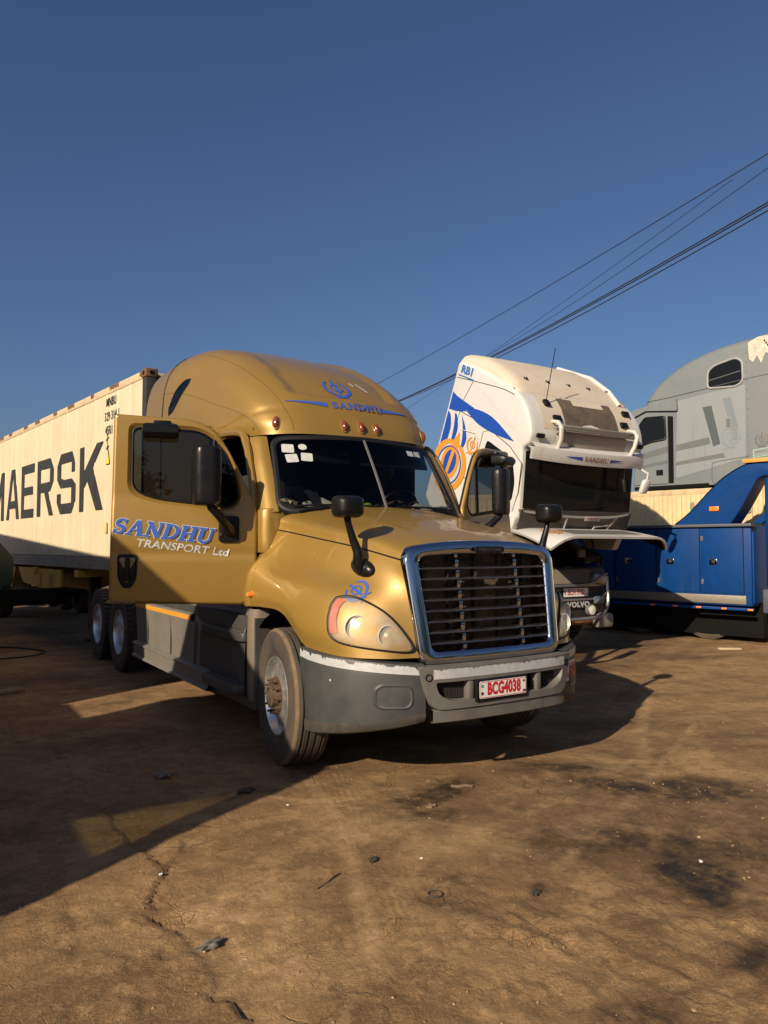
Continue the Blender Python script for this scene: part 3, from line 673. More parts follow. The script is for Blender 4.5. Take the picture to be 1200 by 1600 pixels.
# centre frame with the mouth opening
outer = roundpoly([(-.69,.845),(.69,.845),(.655,.70),(.60,.562),(-.60,.562),(-.655,.70)], [.01,.01,.05,.15,.15,.05], 6)
mouth = roundpoly([(-.585,.745),(.585,.745),(.565,.66),(.47,.612),(-.47,.612),(-.565,.66)], [.02,.02,.05,.14,.14,.05], 6)
def dens(poly, d):
    out = []
    for i in range(len(poly)):
        a = np.array(poly[i]); b = np.array(poly[(i+1) % len(poly)]); n = max(1, int(np.linalg.norm(b-a)/d))
        out += [tuple(a+(b-a)*k/n) for k in range(n)]
    return out
outer_d = dens(outer, .05); mouth_d = dens(mouth, .05)
v, f = tri2d(outer_d, [mouth_d])
b = B(); b.add([bp3(x, z, .030) for x, z in v], f)
b.grid([[bp3(x, z, .030) for x, z in outer_d], [bp3(x*1.012, z-.004 if z < .8 else z+.004, .012) for x, z in outer_d], [bp3(x*1.012, z-.004 if z < .8 else z+.004, -.08) for x, z in outer_d]], closev=True)
b.grid([[bp3(x, z, .030) for x, z in mouth_d], [bp3(x*.985, .675+(z-.675)*.93, .018) for x, z in mouth_d], [bp3(x*.97, .675+(z-.675)*.90, -.07) for x, z in mouth_d]], closev=True)
cen = b.make('bumper_mouth', M_plast2, bumper, 30)
v, f = tri2d(mouth_d); decal('mouth_backing', (v, f), lambda x, z: bp3(x, z, -.062), M_blackm, cen)
for s in (-1, 1):     # mesh inserts beside the plate
    b = B()
    for k in range(9): b.box(bp3(s*.44, .628+k*.0125, -.035), (.20,.012,.0045), 0, Matrix.Rotation(s*rad(6), 4, 'Z'))
    for k in range(15): b.box(bp3(s*(.345+k*.0135), .678, -.030), (.0035,.010,.105))
    b.make('mesh_insert', M_steel, cen)
    b = B().box(bp3(s*.315, .678, -.01), (.05,.07,.135), .012); b.make('mouth_post', M_plast2, cen)
up = []; lo = []
for i in range(140):
    x = -.60+1.2*i/139; ch = .012*max(0, math.sin(i*.17+1.7*math.sin(i*.043))-.5)*2*(.5+.5*math.sin(i*1.3))
    up.append(bp3(x, .832-.006*(i % 7 == 3)-ch, .0325)); lo.append(bp3(x, .768, .0325))
plabel(obj('silver_band', up+lo, [(i, i+1, 141+i, 140+i) for i in range(139)], M_silver, cen, smooth=False), 'flaking silver band')
for s in (-1, 1):
    p = bp3(s*.632, .780, .032); B().lathe([(.024,0),(.026,-.003),(.020,-.004),(.018,.02),(0,.02)], 18, Matrix.Translation(p) @ Matrix.Rotation(rad(90-s*-14), 4, 'Z')).make('tow_hole', M_blackm, cen)
# lower valance strip in three lengths
for (x0, x1) in ((-.60,.36),(.365,.62)):
    rows = [[bp3(x0+(x1-x0)*k/16, z, o) for k in range(17)] for z, o in ((.470,-.06),(.470,.004),(.478,.014),(.552,.018),(.560,.008),(.560,-.03))]
    B().grid(rows).make('valance_strip', M_plast2, bumper, 30)
# plate
pl = empty('number_plate', parent=bumper)
def plf(a, b, off=0.): return (-.055+a, -.124-off+.02*abs(a), .672+b)
B().box((-.055,-.100,.668), (.47,.035,.155), .012).make('plate_holder', M_black, pl)
v, f = tri2d(rrect(.425,.116,.010)); B().prism(rrect(.425,.116,.010,3), lambda a, b, t: (-.055+a, t, .672+b), -.119, -.1235).make('plate', M_plate, pl)
PLF = lambda a, b, off=0.: (-.055+a, -.1238-off, .672+b)
decalp('plate_border', [strip2d(dens(rrect(.419,.110,.010,3)+[rrect(.419,.110,.010,3)[0]], 1)+[rrect(.419,.110,.010,3)[0]], dens(rrect(.411,.102,.008,3)+[rrect(.411,.102,.008,3)[0]], 1)+[rrect(.411,.102,.008,3)[0]])], PLF, M_red, pl, .0005)
decalp('plate_number', [xf2d(text2d('BCG4038', .112, .0055, .66, space=1.04), 1, dx=.004, dy=.0)], PLF, M_red, pl, .0012)
decalp('plate_country', [xf2d(text2d('ZM', .024, .001, 1.0), 1, dx=.192, dy=-.038)], PLF, M_black, pl, .0012); decalp('plate_chip', [bar2d((.180,.032),(.196,.032),.016)], PLF, M_black, pl, .0012)
decalp('plate_seal', [xf2d(ring2d(.012,0,12), 1, dx=-.192, dy=.026)], PLF, mat('seal_teal', (.06,.22,.26), .5), pl, .0012); decalp('plate_crest', [xf2d(ring2d(.013,.003,6), 1, dx=-.192, dy=-.024)], PLF, M_black, pl, .0012)
# LHD sign
sg = lambda a, b, off=0.: bp3(.775+a, .70+b-.02*a, .008+off)
decalp('drive_side_sign', [tri2d(rrect(.20,.15,.006,2))], sg, M_plate, bumper, .0, split=.06)
decalp('sign_lettering', [xf2d(text2d('LHD', .135, .006, .72), 1)], sg, mat('sign_red', (.62,.02,.03), .45), bumper, .002)

# ---- grille
grille = empty('grille', parent=truck)
def gy(x, z): return .012+.16*(z-.88)+.10*x*x
def gout(k, zs=0): return None
GO = roundpoly([(-.650,.850),(.650,.850),(.715,1.645),(.30,1.700),(-.30,1.700),(-.715,1.645)], [.10,.10,.13,.25,.25,.13], 8)
GI = roundpoly([(-.548,.938),(.548,.938),(.595,1.580),(.30,1.600),(-.30,1.600),(-.595,1.580)], [.055,.055,.075,.10,.10,.075], 8)
def gring(t, off): return [( (a[0]*(1-t)+b_[0]*t), gy(a[0]*(1-t)+b_[0]*t, a[1]*(1-t)+b_[1]*t)-off, a[1]*(1-t)+b_[1]*t) for a, b_ in zip(GOd, GId)]
def dens2(p, q, n):
    P_ = []; Q_ = []
    for i in range(len(p)):
        j = (i+1) % len(p)
        m = max(1, int(math.dist(p[i], p[j])/.05))
        for k in range(m): P_.append(tuple(np.array(p[i])+(np.array(p[j])-np.array(p[i]))*k/m)); Q_.append(tuple(np.array(q[i])+(np.array(q[j])-np.array(q[i]))*k/m))
    return P_, Q_
GOd, GId = dens2(GO, GI, 1)
B().grid([gring(-.02,-.05), gring(0,.0), gring(.05,.016), gring(.12,.024), gring(.50,.028), gring(.84,.025), gring(.94,.016), gring(1.0,.0), gring(1.03,-.06)], closev=True).make('grille_surround', M_chrome, grille, 60)
GS = [.985+.0735*k for k in range(8)]
for z in GS:
    hw = .556+(z-.935)*.068; rows = []
    for k in range(17):
        x = -hw+2*hw*k/16; y = gy(x, z)
        rows.append([(x, y-.012, z-.0055), (x, y-.016, z), (x, y-.012, z+.005), (x, y+.050, z+.010), (x, y+.050, z+.004)])
    B().grid(rows, closev=True).make('slat', M_dchrome, grille, 30)
for s in (-1, 1):
    x = s*.275; b = B()
    for k in range(10):
        z0 = .938+.0735*(k-.36) if k else .938; z1 = min(.985+.0735*k-.008, 1.605)
        b.box((x, gy(x, (z0+z1)/2)+.042, (z0+z1)/2), (.032,.10,max(.01,z1-z0-.004)), .008)
    b.make('grille_bar', M_chrome, grille)
b = B(); b.box((0,.30,1.26), (1.20,.03,.72)); rad_o = b.make('radiator', mat('radiator_core', (.075,.052,.032), .85, var=.4, vscale=18), grille)
b = B()
for k in range(5): b.box((-.48+.24*k,.26,1.26), (.03,.05,.70), .006)
for k in range(4): b.tube([(-.58+1.16*j/20, .25, 1.02+.17*k+.022*math.sin(j*.62+k)) for j in range(21)], .012, 6)
b.make('radiator_brace', M_steel, rad_o)
bad = B().prism(roundpoly([(-.125,-.024),(.125,-.024),(.14,0),(.125,.024),(-.125,.024),(-.14,0)], .012), lambda a, b, t: (a, gy(0,1.625)-.052-t+.10*a*a, 1.632+b), -.01, .008, .004).make('badge', M_black, grille)
decalp('badge_lettering', [text2d('FREIGHTLINER', .036, .0006, .92)], lambda a, b, off=0.: (a, gy(0,1.625)-.0606-off+.10*a*a, 1.632+b), M_dchrome, bad, .0015)

# ---- windshield
def ws(s, t, off=0.):
    def q(s, t): return np.array(((.935-.07*t)*s, 1.455+.425*t+.215*s*s*abs(s)**.5-.012*math.sin(math.pi*t), 1.962+.70*t-.012*s*s))
    p = q(s, t); e = 1e-3; n = np.cross(q(s+e,t)-q(s-e,t), q(s,t+e)-q(s,t-e)); n /= np.linalg.norm(n)
    if n[1] > 0: n = -n
    return p+n*off
wind = empty('windshield', parent=truck)
for s in (-1, 1):
    po = roundpoly([(s*.012,.03),(s*.985,.05),(s*.965,.955),(s*.012,.985)], [0,.16,.13,0], 7)
    v, f = tri2d(dens(po, .08)); decal('pane', (v, f), lambda a, b: ws(a, b, 0.), M_wind, wind, split=.12)
oo = dens2(roundpoly([(-1.035,-.02),(0,-.05),(1.035,-.02),(1.0,1.0),(0,1.035),(-1.0,1.0)], [.17,.2,.17,.15,.2,.15], 7), roundpoly([(-.985,.06),(0,.035),(.985,.06),(.955,.945),(0,.975),(-.955,.945)], [.14,.2,.14,.12,.2,.12], 7), 1)
def wr(t, off): return [ws(a[0]*(1-t)+b_[0]*t, a[1]*(1-t)+b_[1]*t, off) for a, b_ in zip(*oo)]
B().grid([wr(-.1,-.03), wr(0,.004), wr(.25,.014), wr(.6,.012), wr(1.0,.003), wr(1.05,-.02)], closev=True).make('window_seal', M_rubber, wind, 50)
B().grid([[ws(a, k/14, o) for k in range(15)] for a, o in ((-.014,.0),(-.011,.008),(.011,.008),(.014,0))]).make('divider', mat('divider', (.10,.10,.095), .5), wind)
# inspection stickers inside the glass, wipers
for k, (a, b_, w, h, rd, r) in enumerate(((-.855,.825,.100,.092,.014,-4), (-.715,.845,.072,.064,.032,3), (-.835,.690,.098,.088,.012,5), (-.695,.705,.098,.088,.012,-6))):
    v, f = tri2d(rrect(w/.90, h/.80, rd/.9, 4)); c_, s_ = math.cos(rad(r)), math.sin(rad(r))
    st = decal('inspection_sticker', (v, f), lambda x, y: ws(a+c_*x-s_*y, b_+s_*x+c_*y, .0035), M_white, wind)
    rp = [xf2d(ring2d(.036,.031,20), 1), xf2d(ring2d(.018,.014,14), 1, dx=.004)] if k != 1 else [xf2d(ring2d(.026,.023,18), 1)]
    decalp('sticker_print', rp+[bar2d((-.02,0),(.02,.004),.006)], lambda x, y, off=0.: ws(a+c_*x/.9-s_*y/.8, b_+s_*x/.9+c_*y/.8, .0035+off), mat('sticker_grey', (.42,.45,.44), .6), st, .0012)
for a, b_ in ((.60,.86),(.72,.865)):
    v, f = tri2d(rrect(.10,.075,.006,2)); decal('permit_sticker', (v, f), lambda x, y: ws(a+x, b_+y, .0035), mat('sticker_pale', (.40,.43,.44), .5), wind)
for s in (-1, 1):
    pts = [ws(s*(.10+.80*k/10), .045+.012*math.sin(k*.3), .030) for k in range(11)]
    b = B().tube(pts, .010, 6); b.tube([ws(s*.86,-.02,.03), ws(s*.70,.02,.045), ws(s*.45,.05,.04)], .009, 6); b.make('wiper', M_black, wind)

# ---- cab shell
cab = empty('cab_body', parent=truck)
NP = 8
for mir in (False, True):
    s = -1 if mir else 1
    mm = lambda rows: [[(p[0]*s, p[1], p[2]) for p in r] for r in rows]
    # A pillar: from the windshield seal round to the door edge
    rows = []
    for k in range(15):
        t = k/14; w = ws(-1.02, t*1.0, .0); z = w[2]
        dy = np.interp(z, [1.95,2.40,2.60,2.70], [1.83,2.03,2.18,2.36]); dx = np.interp(z, [1.95,2.70], [-1.085,-1.0])
        d = np.array((dx, dy, z)); m_ = (w+d)/2+np.array((-.03,-.02,0))
        rows.append([w, w*.55+m_*.45+np.array((-.006,-.012,0)), m_, d*.7+m_*.3, d, d+np.array((.07,.03,0))])
    B().grid(mm(rows)).make('pillar', M_gold, cab, 50)
    # cowl side: below the windshield corner, behind the bonnet
    rows = []
    for j in range(16):
        p = hood_s(1., SEAM*.80*j/15); rows.append([p+np.array((.03,.006,0)), p+np.array((.002,.010,0)), p+np.array((-.004,.022,0)), p+np.array((-.005,.07,0)), p+np.array((-.002,.125,0)), p+np.array((.012,.145,0)), p+np.array((.10,.15,0))])
    B().grid(mm(rows)).make('cowl_side', M_gold, cab, 50)
    pod = [(-.93,1.697),(-1.035,1.690),(-1.082,1.725),(-1.098,1.79),(-1.096,1.855),(-.98,1.875)]
    pod = roundpoly(pod, [.01,.025,.02,.015,.015,.01], 3); rows = []
    for z, sc, dx in ((1.60,.93,.010),(1.604,.98,.003),(1.612,1.,.0),(1.70,1.,-.002),(1.80,1.,-.003),(1.88,1.,0),(1.950,1.,.002),(1.970,.97,.008),(1.978,.90,.02)):
        rows.append([(-.98+(x+.98)*sc+dx, 1.78+(y-1.78)*sc+.10*(z-1.78)*.25, z) for x, y in pod])
    bq = B().grid(mm(rows), closev=True); n_ = len(pod); bq.f += [tuple(range(n_)), tuple((len(rows)-1)*n_+k for k in range(n_))]; bq.mi += [0, 0]
    bq.make('cowl_pod', M_gold, cab, 40)
    B().box((s*-.955, 1.775, 1.6), (.17,.16,.715), .03).make('cowl_inner', M_gold, cab)
    # door opening frame
    op = [(1.86,1.15),(1.86,1.95),(2.05,2.40),(2.20,2.60),(2.36,2.70),(2.96,2.74),(2.98,2.60),(2.98,1.15)]
    opx = lambda y, z: -np.interp(z, [1.15,1.95,2.74], [1.14,1.11,1.035])-.0*(y-2)
    path = [(opx(y,z)*s, y, z) for y, z in spl([np.array(p) for p in op], 40)]
    B().tube(path, .035, 8).make('door_frame', M_gold, cab)
    B().tube([(p[0]*.955, p[1]+.01, p[2]-.012) for p in path], .022, 6).make('door_seal', M_rubber, cab)
    # header over the door and sleeper side
    rows = []
    for y in np.linspace(2.36, 4.36, 12):
        zt = np.interp(y, [2.43,2.66,2.94,3.28,3.97,4.36], [2.69,2.77,2.80,2.82,2.84,2.84]); xt = np.interp(y, [2.43,2.66,2.94,3.28,3.97,4.36], [-.99,-1.05,-1.09,-1.125,-1.175,-1.195])
        zb = 2.70 if y < 2.98 else 1.02
        if y < 2.98: rows.append([(xt+.01, y, zt+.02), (xt, y, zt), (xt+.004, y, zt-.03), (xt+.02, y, (zt+zb)/2-.02), (xt+.05, y, zb-.005)])
    B().grid(mm(rows)).make('door_header', M_gold, cab, 50)
    rows = [[(x, y, z) for y, x in ((2.97,-1.12),(3.2,-1.15),(3.6,-1.165),(4.36,-1.19))] for z in (1.02,1.6,2.2,2.7,2.86)]
    B().grid(mm(rows)).make('sleeper_side', M_gold, cab, 50)
    # side extender behind the sleeper
    rows = []
    for y in (4.37,4.55,4.75,4.95,5.06):
        r = []
        for k in range(14):
            q = roof_s(1., .30+.70*k/13); r.append((q[0]-.008, y, q[2]-.01*(y-4.36)))
        r += [(-1.20, y, z) for z in (2.4,1.8,1.2)]
        rows.append(r)
    rows.append([(p[0]+.035, 5.06, p[2]) for p in rows[-1]]); rows.append([(p[0]+.035, 4.40, p[2]) for p in rows[-1]])
    B().grid(mm(rows)).make('side_extender', M_gold, cab, 50)
    B().tube([(s*(roof_s(1.,.30+.70*k/13)[0]-.004), 4.365, roof_s(1.,.30+.70*k/13)[2]) for k in range(14)], .008, 6).make('extender_gap', M_rubber, cab)
    # teardrop sleeper window
    tw = [(.825,.770),(.755,.735),(.695,.625),(.668,.535),(.690,.522),(.735,.56),(.79,.64),(.835,.73)]
    tp = [tuple(p) for p in spl(tw+[tw[0]], 49)][:-1]; tcn = np.mean(np.array(tp), axis=0)
    def twr(sc, off):
        o = []
        for a, b_ in tp:
            u, v_ = tcn[0]+(a-tcn[0])*sc, tcn[1]+(b_-tcn[1])*sc; q = roof_s(u, v_)+out_n(roof_s, u, v_, RC)*off; o.append((q[0]*s, q[1], q[2]))
        return o
    win = B().grid([twr(1.0,.004), twr(.6,.004), twr(.02,.004)], closev=True).make('sleeper_window', M_tint, cab, 70)
    B().grid([twr(1.08,-.003), twr(1.04,.007), twr(.97,.007), twr(.95,0)], closev=True).make('window_seal', M_rubber, win)
    q0, q1 = twr(1,.008)[13], twr(1,.008)[41]
    B().tube([q0, q1], .006, 6).make('window_bar', M_rubber, win)
    B().grid([twr(1.0,-.002), twr(.5,-.002), twr(.02,-.002)], closev=True).make('window_backing', M_blackm, win, 70)

# roof fairing, one piece, with the pressed panel at the front
def roof_p(u, v):
    p = roof_s(u, v); n = out_n(roof_s, u, v, RC); x = abs(p[0])
    # panel: outline in (x, u): wide at the bottom, runs back over the top
    wdt = .60-.10*max(0, (u-.40))*2; e0 = (wdt-x)/.03; e1 = (u-(.272+.02*(x/.6)**2))/.015; e = max(0, min(1, min(e0, e1)))
    e = e*e*(3-2*e)*(1-max(0, min(1, (u-.62)/.2)))
    # soft crease line over the windshield
    g = -.010*math.exp(-((u-.205)/.018)**2)
    return p-n*(.034*e)+n*g*.8
rows = []
for i in range(110):
    u = i/109; L_ = [roof_p(u, 1-j/47) for j in range(48)]; rows.append(L_+[p*np.array((-1,1,1)) for p in L_[-2::-1]])
rows.append([p+np.array((0,0,-.0))*1 for p in rows[-1]])
b = B().grid(rows); roof = b.make('roof_fairing', M_gold, cab, 60)
rows2 = [rows[0], [p+np.array((0,.05,.01)) for p in rows[0]], [p*np.array((.97,1,1))+np.array((0,.12,.02)) for p in rows[0]]]
B().grid(rows2).make('brow_lip', M_gold, cab)
B().grid([[rows[-1][k] for k in range(len(rows[-1]))], [rows[-1][k]*np.array((.9,1,1))+np.array((0,.02,-.3)) for k in range(len(rows[-1]))], [np.array((rows[-1][k][0]*.9, 4.38, 1.1)) for k in range(len(rows[-1]))]]).make('cab_wall', M_blackm, cab)
for s in (1, -1):
    for v_ in (.34, .62): B().tube([(lambda p: (p[0]*s, p[1], p[2]))(roof_p(u_, v_)+out_n(roof_s, u_, v_, RC)*-.0015) for u_ in np.linspace(.03, .98, 60)], .0032, 5).make('roof_seam', mat('seam_dark', (.05,.03,.008), .7), roof)
# roof marks
def roofxy(a, b, off=.003, v0=0.0, u0=.325):
    # a lateral metres, b metres up the slope from u0
    u = u0+b/2.75; xx = abs(a)
    lo, hi = 0., .5
    for _ in range(24):
        m_ = (lo+hi)/2
        if -roof_s(u, m_)[0] < xx: lo = m_
        else: hi = m_
    p = roof_p(u, lo)+out_n(roof_s, u, lo, RC)*off
    return p*np.array((1 if a <= 0 else -1, 1, 1))
em = decalp('roof_emblem', [xf2d(p, .34, .30, dy=.0) for p in khanda2d(1)], lambda a, b, off: roofxy(a-.04, b, off, u0=.338), M_blue, roof, .005, split=.04)
parts, w = serif_letters('SANDHU')
decalp('roof_lettering', [xf2d(p, .105, .085, dx=-w*.105/2, dy=-.04) for p in parts], lambda a, b, off: roofxy(a+.04, b, off, u0=.232), M_blue, roof, .005)
for q_ in ([(-.30,.025),(-.30,-.03),(-.70,.022),(-.70,.03)], [(.30,.025),(.30,-.03),(.62,-.012),(.62,.0)]): decalp('roof_stripe', [(q_, [(0,1,2,3)])], lambda a, b, off: roofxy(a+.02, b, off, u0=.232), M_blue, roof, .006, split=.06)
for a, b, l in ((.30,.06,.11),(.19,.085,.045)):
    decalp('paint_chip', [bar2d((a-l*.35,b+l*.5),(a+l*.35,b-l*.5),.022)], lambda a, b, off: roofxy(a, b, off, u0=.345), M_white, roof, .006)
# roof marker lamps
for x in (-.81,-.175,0,.175,.81):
    u = .105; lo, hi = 0., .6
    for _ in range(24):
        m_ = (lo+hi)/2
        if -roof_s(u, m_)[0] < abs(x): lo = m_
        else: hi = m_
    p = roof_s(u, lo); n = out_n(roof_s, u, lo, RC); 
    if x > 0: p = p*np.array((-1,1,1)); n = n*np.array((-1,1,1))
    Mx = Matrix.Translation(p) @ Vector((1,0,0)).rotation_difference(Vector(n)).to_matrix().to_4x4()
    z0 = Mx.to_3x3().inverted() @ Vector((0,0,1)); ang_ = math.atan2(z0.z, z0.y)
    Mx = Mx @ Matrix.Rotation(ang_, 4, 'X') @ Matrix.Diagonal((1,1.9,1,1))
    lamp = B().lathe([(.033,-.004),(.033,.006),(.029,.010),(.027,.016),(.020,.030),(.010,.036),(0,.037)], 20, Mx).make('marker_lamp', M_amberdk, roof)
    B().lathe([(.037,-.004),(.037,.005),(.031,.0075)], 20, Mx).make('lamp_base', mat('lamp_base', (.18,.10,.03), .4), lamp)
# interior
cabin = empty('cabin', parent=truck)
b = B(); b.box((0,3.05,1.17), (2.1,2.6,.04)); b.make('floor', M_int, cabin)
b = B(); b.box((0,3.35,1.95), (2.1,.04,1.6)); b.box((0,2.9,2.74), (1.9,1.3,.03)); b.make('curtain', M_int, cabin)
dashp = [(1.66,1.30),(1.66,1.80),(1.68,1.940),(1.78,1.965),(2.00,1.955),(2.06,1.90),(2.05,1.75),(1.97,1.60),(1.97,1.30)]
B().prism(roundpoly(dashp, .04), lambda a, b, t: (t, a, b), -.90, .90, .01).make('dashboard', M_dash, cabin)
for x_ in (-.45,.45): B().box((x_,2.06,2.52), (.78,.02,.20), .008, Matrix.Rotation(rad(-25), 4, 'X')).make('sun_visor', M_int, cabin)  # dark visors added to keep bright sky from showing through the windshield
B().box((.98,2.72,2.0), (.06,.5,1.4), .02).make('door_view_block', M_int, cabin)  # dark panel added to block the bright view out through the far door
def seat(x):
    st = empty('seat', parent=cabin)
    B().box((x,2.62,1.62), (.50,.52,.16), .05).make('cushion', M_int2, st); B().box((x,2.92,2.02), (.48,.16,.72), .06, Matrix.Rotation(rad(-10), 4, 'X')).make('seat_back', M_int2, st)
    B().box((x,2.98,2.46), (.28,.12,.18), .05).make('headrest', M_int2, st); B().box((x,2.62,1.36), (.36,.40,.36), .03).make('seat_base', M_int, st)
seat(.55); seat(-.55)
sw = empty('steering_wheel', parent=cabin)
cst = Vector((.52,2.10,2.02)); Ms = Matrix.Translation(cst) @ Matrix.Rotation(rad(-58), 4, 'X')
B().tube([Ms @ Vector((.22*math.cos(a), .22*math.sin(a), 0)) for a in np.linspace(0, 2*math.pi, 33)[:-1]], .015, 8, close=True).make('wheel_ring', M_black, sw)
b = B()
for a in (0.3, 2.84, 4.71): b.tube([Ms @ Vector((0,0,-.02)), Ms @ Vector((.22*math.cos(a), .22*math.sin(a), 0))], .014, 6)
b.tube([Ms @ Vector((0,0,.01)), Ms @ Vector((0,0,-.3))], .035, 10); b.make('wheel_spokes', M_black, sw)
# ---- doors
def door(mir, ang_deg):
    s = 1 if mir else -1
    d = empty('door', (s*1.12, 1.80, 0), parent=truck)
    # local frame: a = distance from hinge along the door, b = height, t = outwards
    th = rad(ang_deg); ax = np.array((s*math.sin(th), math.cos(th), 0)); nn = np.array((s*math.cos(th), -math.sin(th), 0))
    def F(a, z, t=0.): return tuple(ax*a+nn*t+np.array((0, 0, z)))
    out = roundpoly([(1.155,1.20),(1.135,2.735),(.52,2.715),(.33,2.645),(.18,2.40),(.0,2.03),(-.02,1.93),(-.02,1.26),(.095,1.165)], [.05,.035,.08,.12,.2,.1,.03,.02,.03], 6)
    wi = roundpoly([(.985,2.12),(.985,2.625),(.44,2.615),(.265,2.475),(.155,2.215),(.135,2.05),(.22,1.99),(.80,2.055)], [.14,.06,.10,.12,.12,.06,.08,.16], 6)
    wo = roundpoly([(1.03,2.08),(1.025,2.668),(.43,2.655),(.235,2.50),(.115,2.22),(.09,2.02),(.20,1.945),(.82,2.01)], [.16,.07,.12,.14,.14,.08,.08,.18], 6)
    def crown(z): # slight convexity and a belt line
        return .030*math.sin(math.pi*min(1, max(0, (z-1.17)/.88)))**.7-.012*math.exp(-((z-1.60)/.035)**2)
    # skin: fine vertical slices between outline and window
    outi = shrink2(out, .022)
    v, f = tri2d(dens(outi, .06), [dens(wo, .05)])
    bm = bmesh.new(); vv = [bm.verts.new((x, y, 0)) for x, y in v]
    for q in f: bm.faces.new([vv[i] for i in q])
    for zc in np.arange(1.20, 2.1, .03):
        bmesh.ops.bisect_plane(bm, geom=bm.verts[:]+bm.edges[:]+bm.faces[:], plane_co=(0, zc, 0), plane_no=(0, 1, 0))
    bm.verts.index_update(); v = [(q.co.x, q.co.y) for q in bm.verts]; f = [[q.index for q in g.verts] for g in bm.faces]; bm.free()
    b = B(); b.add([F(x, z, crown(z)) for x, z in v], f)
    od, oi = dens2(out, outi, 1); mixp = lambda t: [(p[0]*(1-t)+q[0]*t, p[1]*(1-t)+q[1]*t) for p, q in zip(od, oi)]; b.grid([[F(x, z, crown(z)) for x, z in oi], [F(x, z, crown(z)-.003) for x, z in mixp(.55)], [F(x, z, crown(z)-.009) for x, z in mixp(.2)], [F(x, z, crown(z)-.020) for x, z in od], [F(x, z, -.03) for x, z in od]], closev=True)
    wod, wid = dens2(wo, wi, 1)
    wr_ = lambda t, o: [F(p[0]*(1-t)+q[0]*t, p[1]*(1-t)+q[1]*t, crown(p[1]*(1-t)+q[1]*t)*(1-t)+o) for p, q in zip(wod, wid)]
    b.grid([wr_(0,0.), wr_(.2,-.004), wr_(.5,-.02), wr_(.8,-.024)], closev=True)
    b.make('door_skin', M_gold, d, 40)
    v, f = tri2d(od, [dens(wi, .05)]); b = B(); b.add([F(x*.985+.01, z*.99+.02, -.06) for x, z in v], f)
    b.grid([[F(x, z, -.03) for x, z in od], [F(x*.985+.01, z*.99+.02, -.06) for x, z in od]], closev=True)
    b.make('door_lining', M_int, d)
    B().grid([wr_(.72,-.03), wr_(.74,-.008), wr_(.90,-.006), wr_(1.06,-.018), wr_(1.08,-.05)], closev=True).make('window_seal', M_rubber, d)
    v, f = tri2d(dens(wi, .06)); B().add([F(x, z, -.02) for x, z in v], f).make('window_pane', M_tint, d)
    B().tube([F(.365,2.01,-.012), F(.34,2.55,-.012)], .012, 6).make('window_bar', M_rubber, d)
    # lettering
    if True:
        fl = -1     # the word reads away from the free edge on the visible door
        ta = rad(-6.5)
        def T(a, z, off=0.):
            x = a*math.cos(ta)-z*math.sin(ta); y = a*math.sin(ta)+z*math.cos(ta); aa = (1.145-x) if not mir else (.32+x); zz = 1.765+y if not mir else 1.66+y
            return F(aa, zz, crown(zz)+off)
        p1, w1 = serif_letters('SANDHU', .075); p0, w0_ = serif_letters('SANDHU')
        tr = lambda P_: [([(x*.148+y*.030, y*.128) for x, y in q[0]], q[1]) for q in P_]
        wh = decalp('company_name_outline', tr(p1), T, M_white, d, .0025, .0002, split=.08)
        decalp('company_name', tr(p0), T, M_blue, d, .0065, .0002, split=.08)
        decalp('company_name_line', [xf2d(text2d('TRANSPORT Ltd', .088, .0016, 1.16, .15, 'LEFT'), 1, dx=.20, dy=-.058)], T, M_white, d, .003)
        decalp('door_badge', [xf2d(text2d('FREIGHTLINER', .034, .0012, 1.0, .2, 'LEFT'), 1, dx=.0, dy=-.548)], lambda a, z, off: T(a*math.cos(-ta)-(z+.548)*math.sin(-ta)+.035, -.548+(a*math.sin(-ta)+(z+.548)*math.cos(-ta))-.005+.0, off), M_dchrome, d, .004)
    # handle pan
    hp = roundpoly([(.940,1.585),(1.090,1.585),(1.085,1.40),(1.045,1.325),(.985,1.325),(.945,1.40)], [.03,.03,.05,.04,.04,.05], 5)
    v, f = tri2d(hp); hc = np.mean(np.array(hp), axis=0)
    hr = lambda sc, o: [F(hc[0]+(x-hc[0])*sc, hc[1]+(z-hc[1])*sc, crown(z)+o) for x, z in hp]
    hnd = B().grid([hr(1.06,-.002), hr(1.04,.010), hr(.95,.012), hr(.86,.003), hr(.02,.003)], closev=True).make('handle_pan', M_rubber, d)
    B().box((0,0,0), (.04,.03,.19), .012).xf(Matrix(((ax[0],nn[0],0,0),(ax[1],nn[1],0,0),(0,0,1,0),(0,0,0,1)))).xf(Matrix.Translation(F(1.015,1.47,crown(1.47)+.014))).make('handle', M_black, hnd)
    B().lathe([(0,.012),(.012,.011),(.014,0)], 12, Matrix.Translation(F(1.01,1.565,crown(1.56)+.004)) @ Vector((1,0,0)).rotation_difference(Vector(nn)).to_matrix().to_4x4()).make('lock', M_steel, hnd)
    # mirror
    Mloc = Matrix(((ax[0],nn[0],0,0),(ax[1],nn[1],0,0),(0,0,1,0),(0,0,0,1)))
    mir_ = empty('mirror', parent=d)
    cx_ = .405
    b = B(); prof = roundpoly([(-.115,-.06),(.115,-.06),(.115,.02),(.07,.075),(-.07,.075),(-.115,.02)], [.03,.03,.05,.06,.06,.05], 4)
    rows = []
    for z, sc in ((1.985,.80),(1.995,.92),(2.02,.985),(2.10,1.0),(2.25,1.01),(2.40,1.0),(2.44,.97),(2.455,.90),(2.46,.8)): rows.append([F(cx_+x*sc, z, .24+y*sc) for x, y in prof])
    b.grid(rows, closev=True); b.f += [tuple(range(len(prof)))[::-1], tuple(len(prof)*8+k for k in range(len(prof)))]; b.mi += [0, 0]
    b.make('mirror_housing', M_black, mir_, 40)
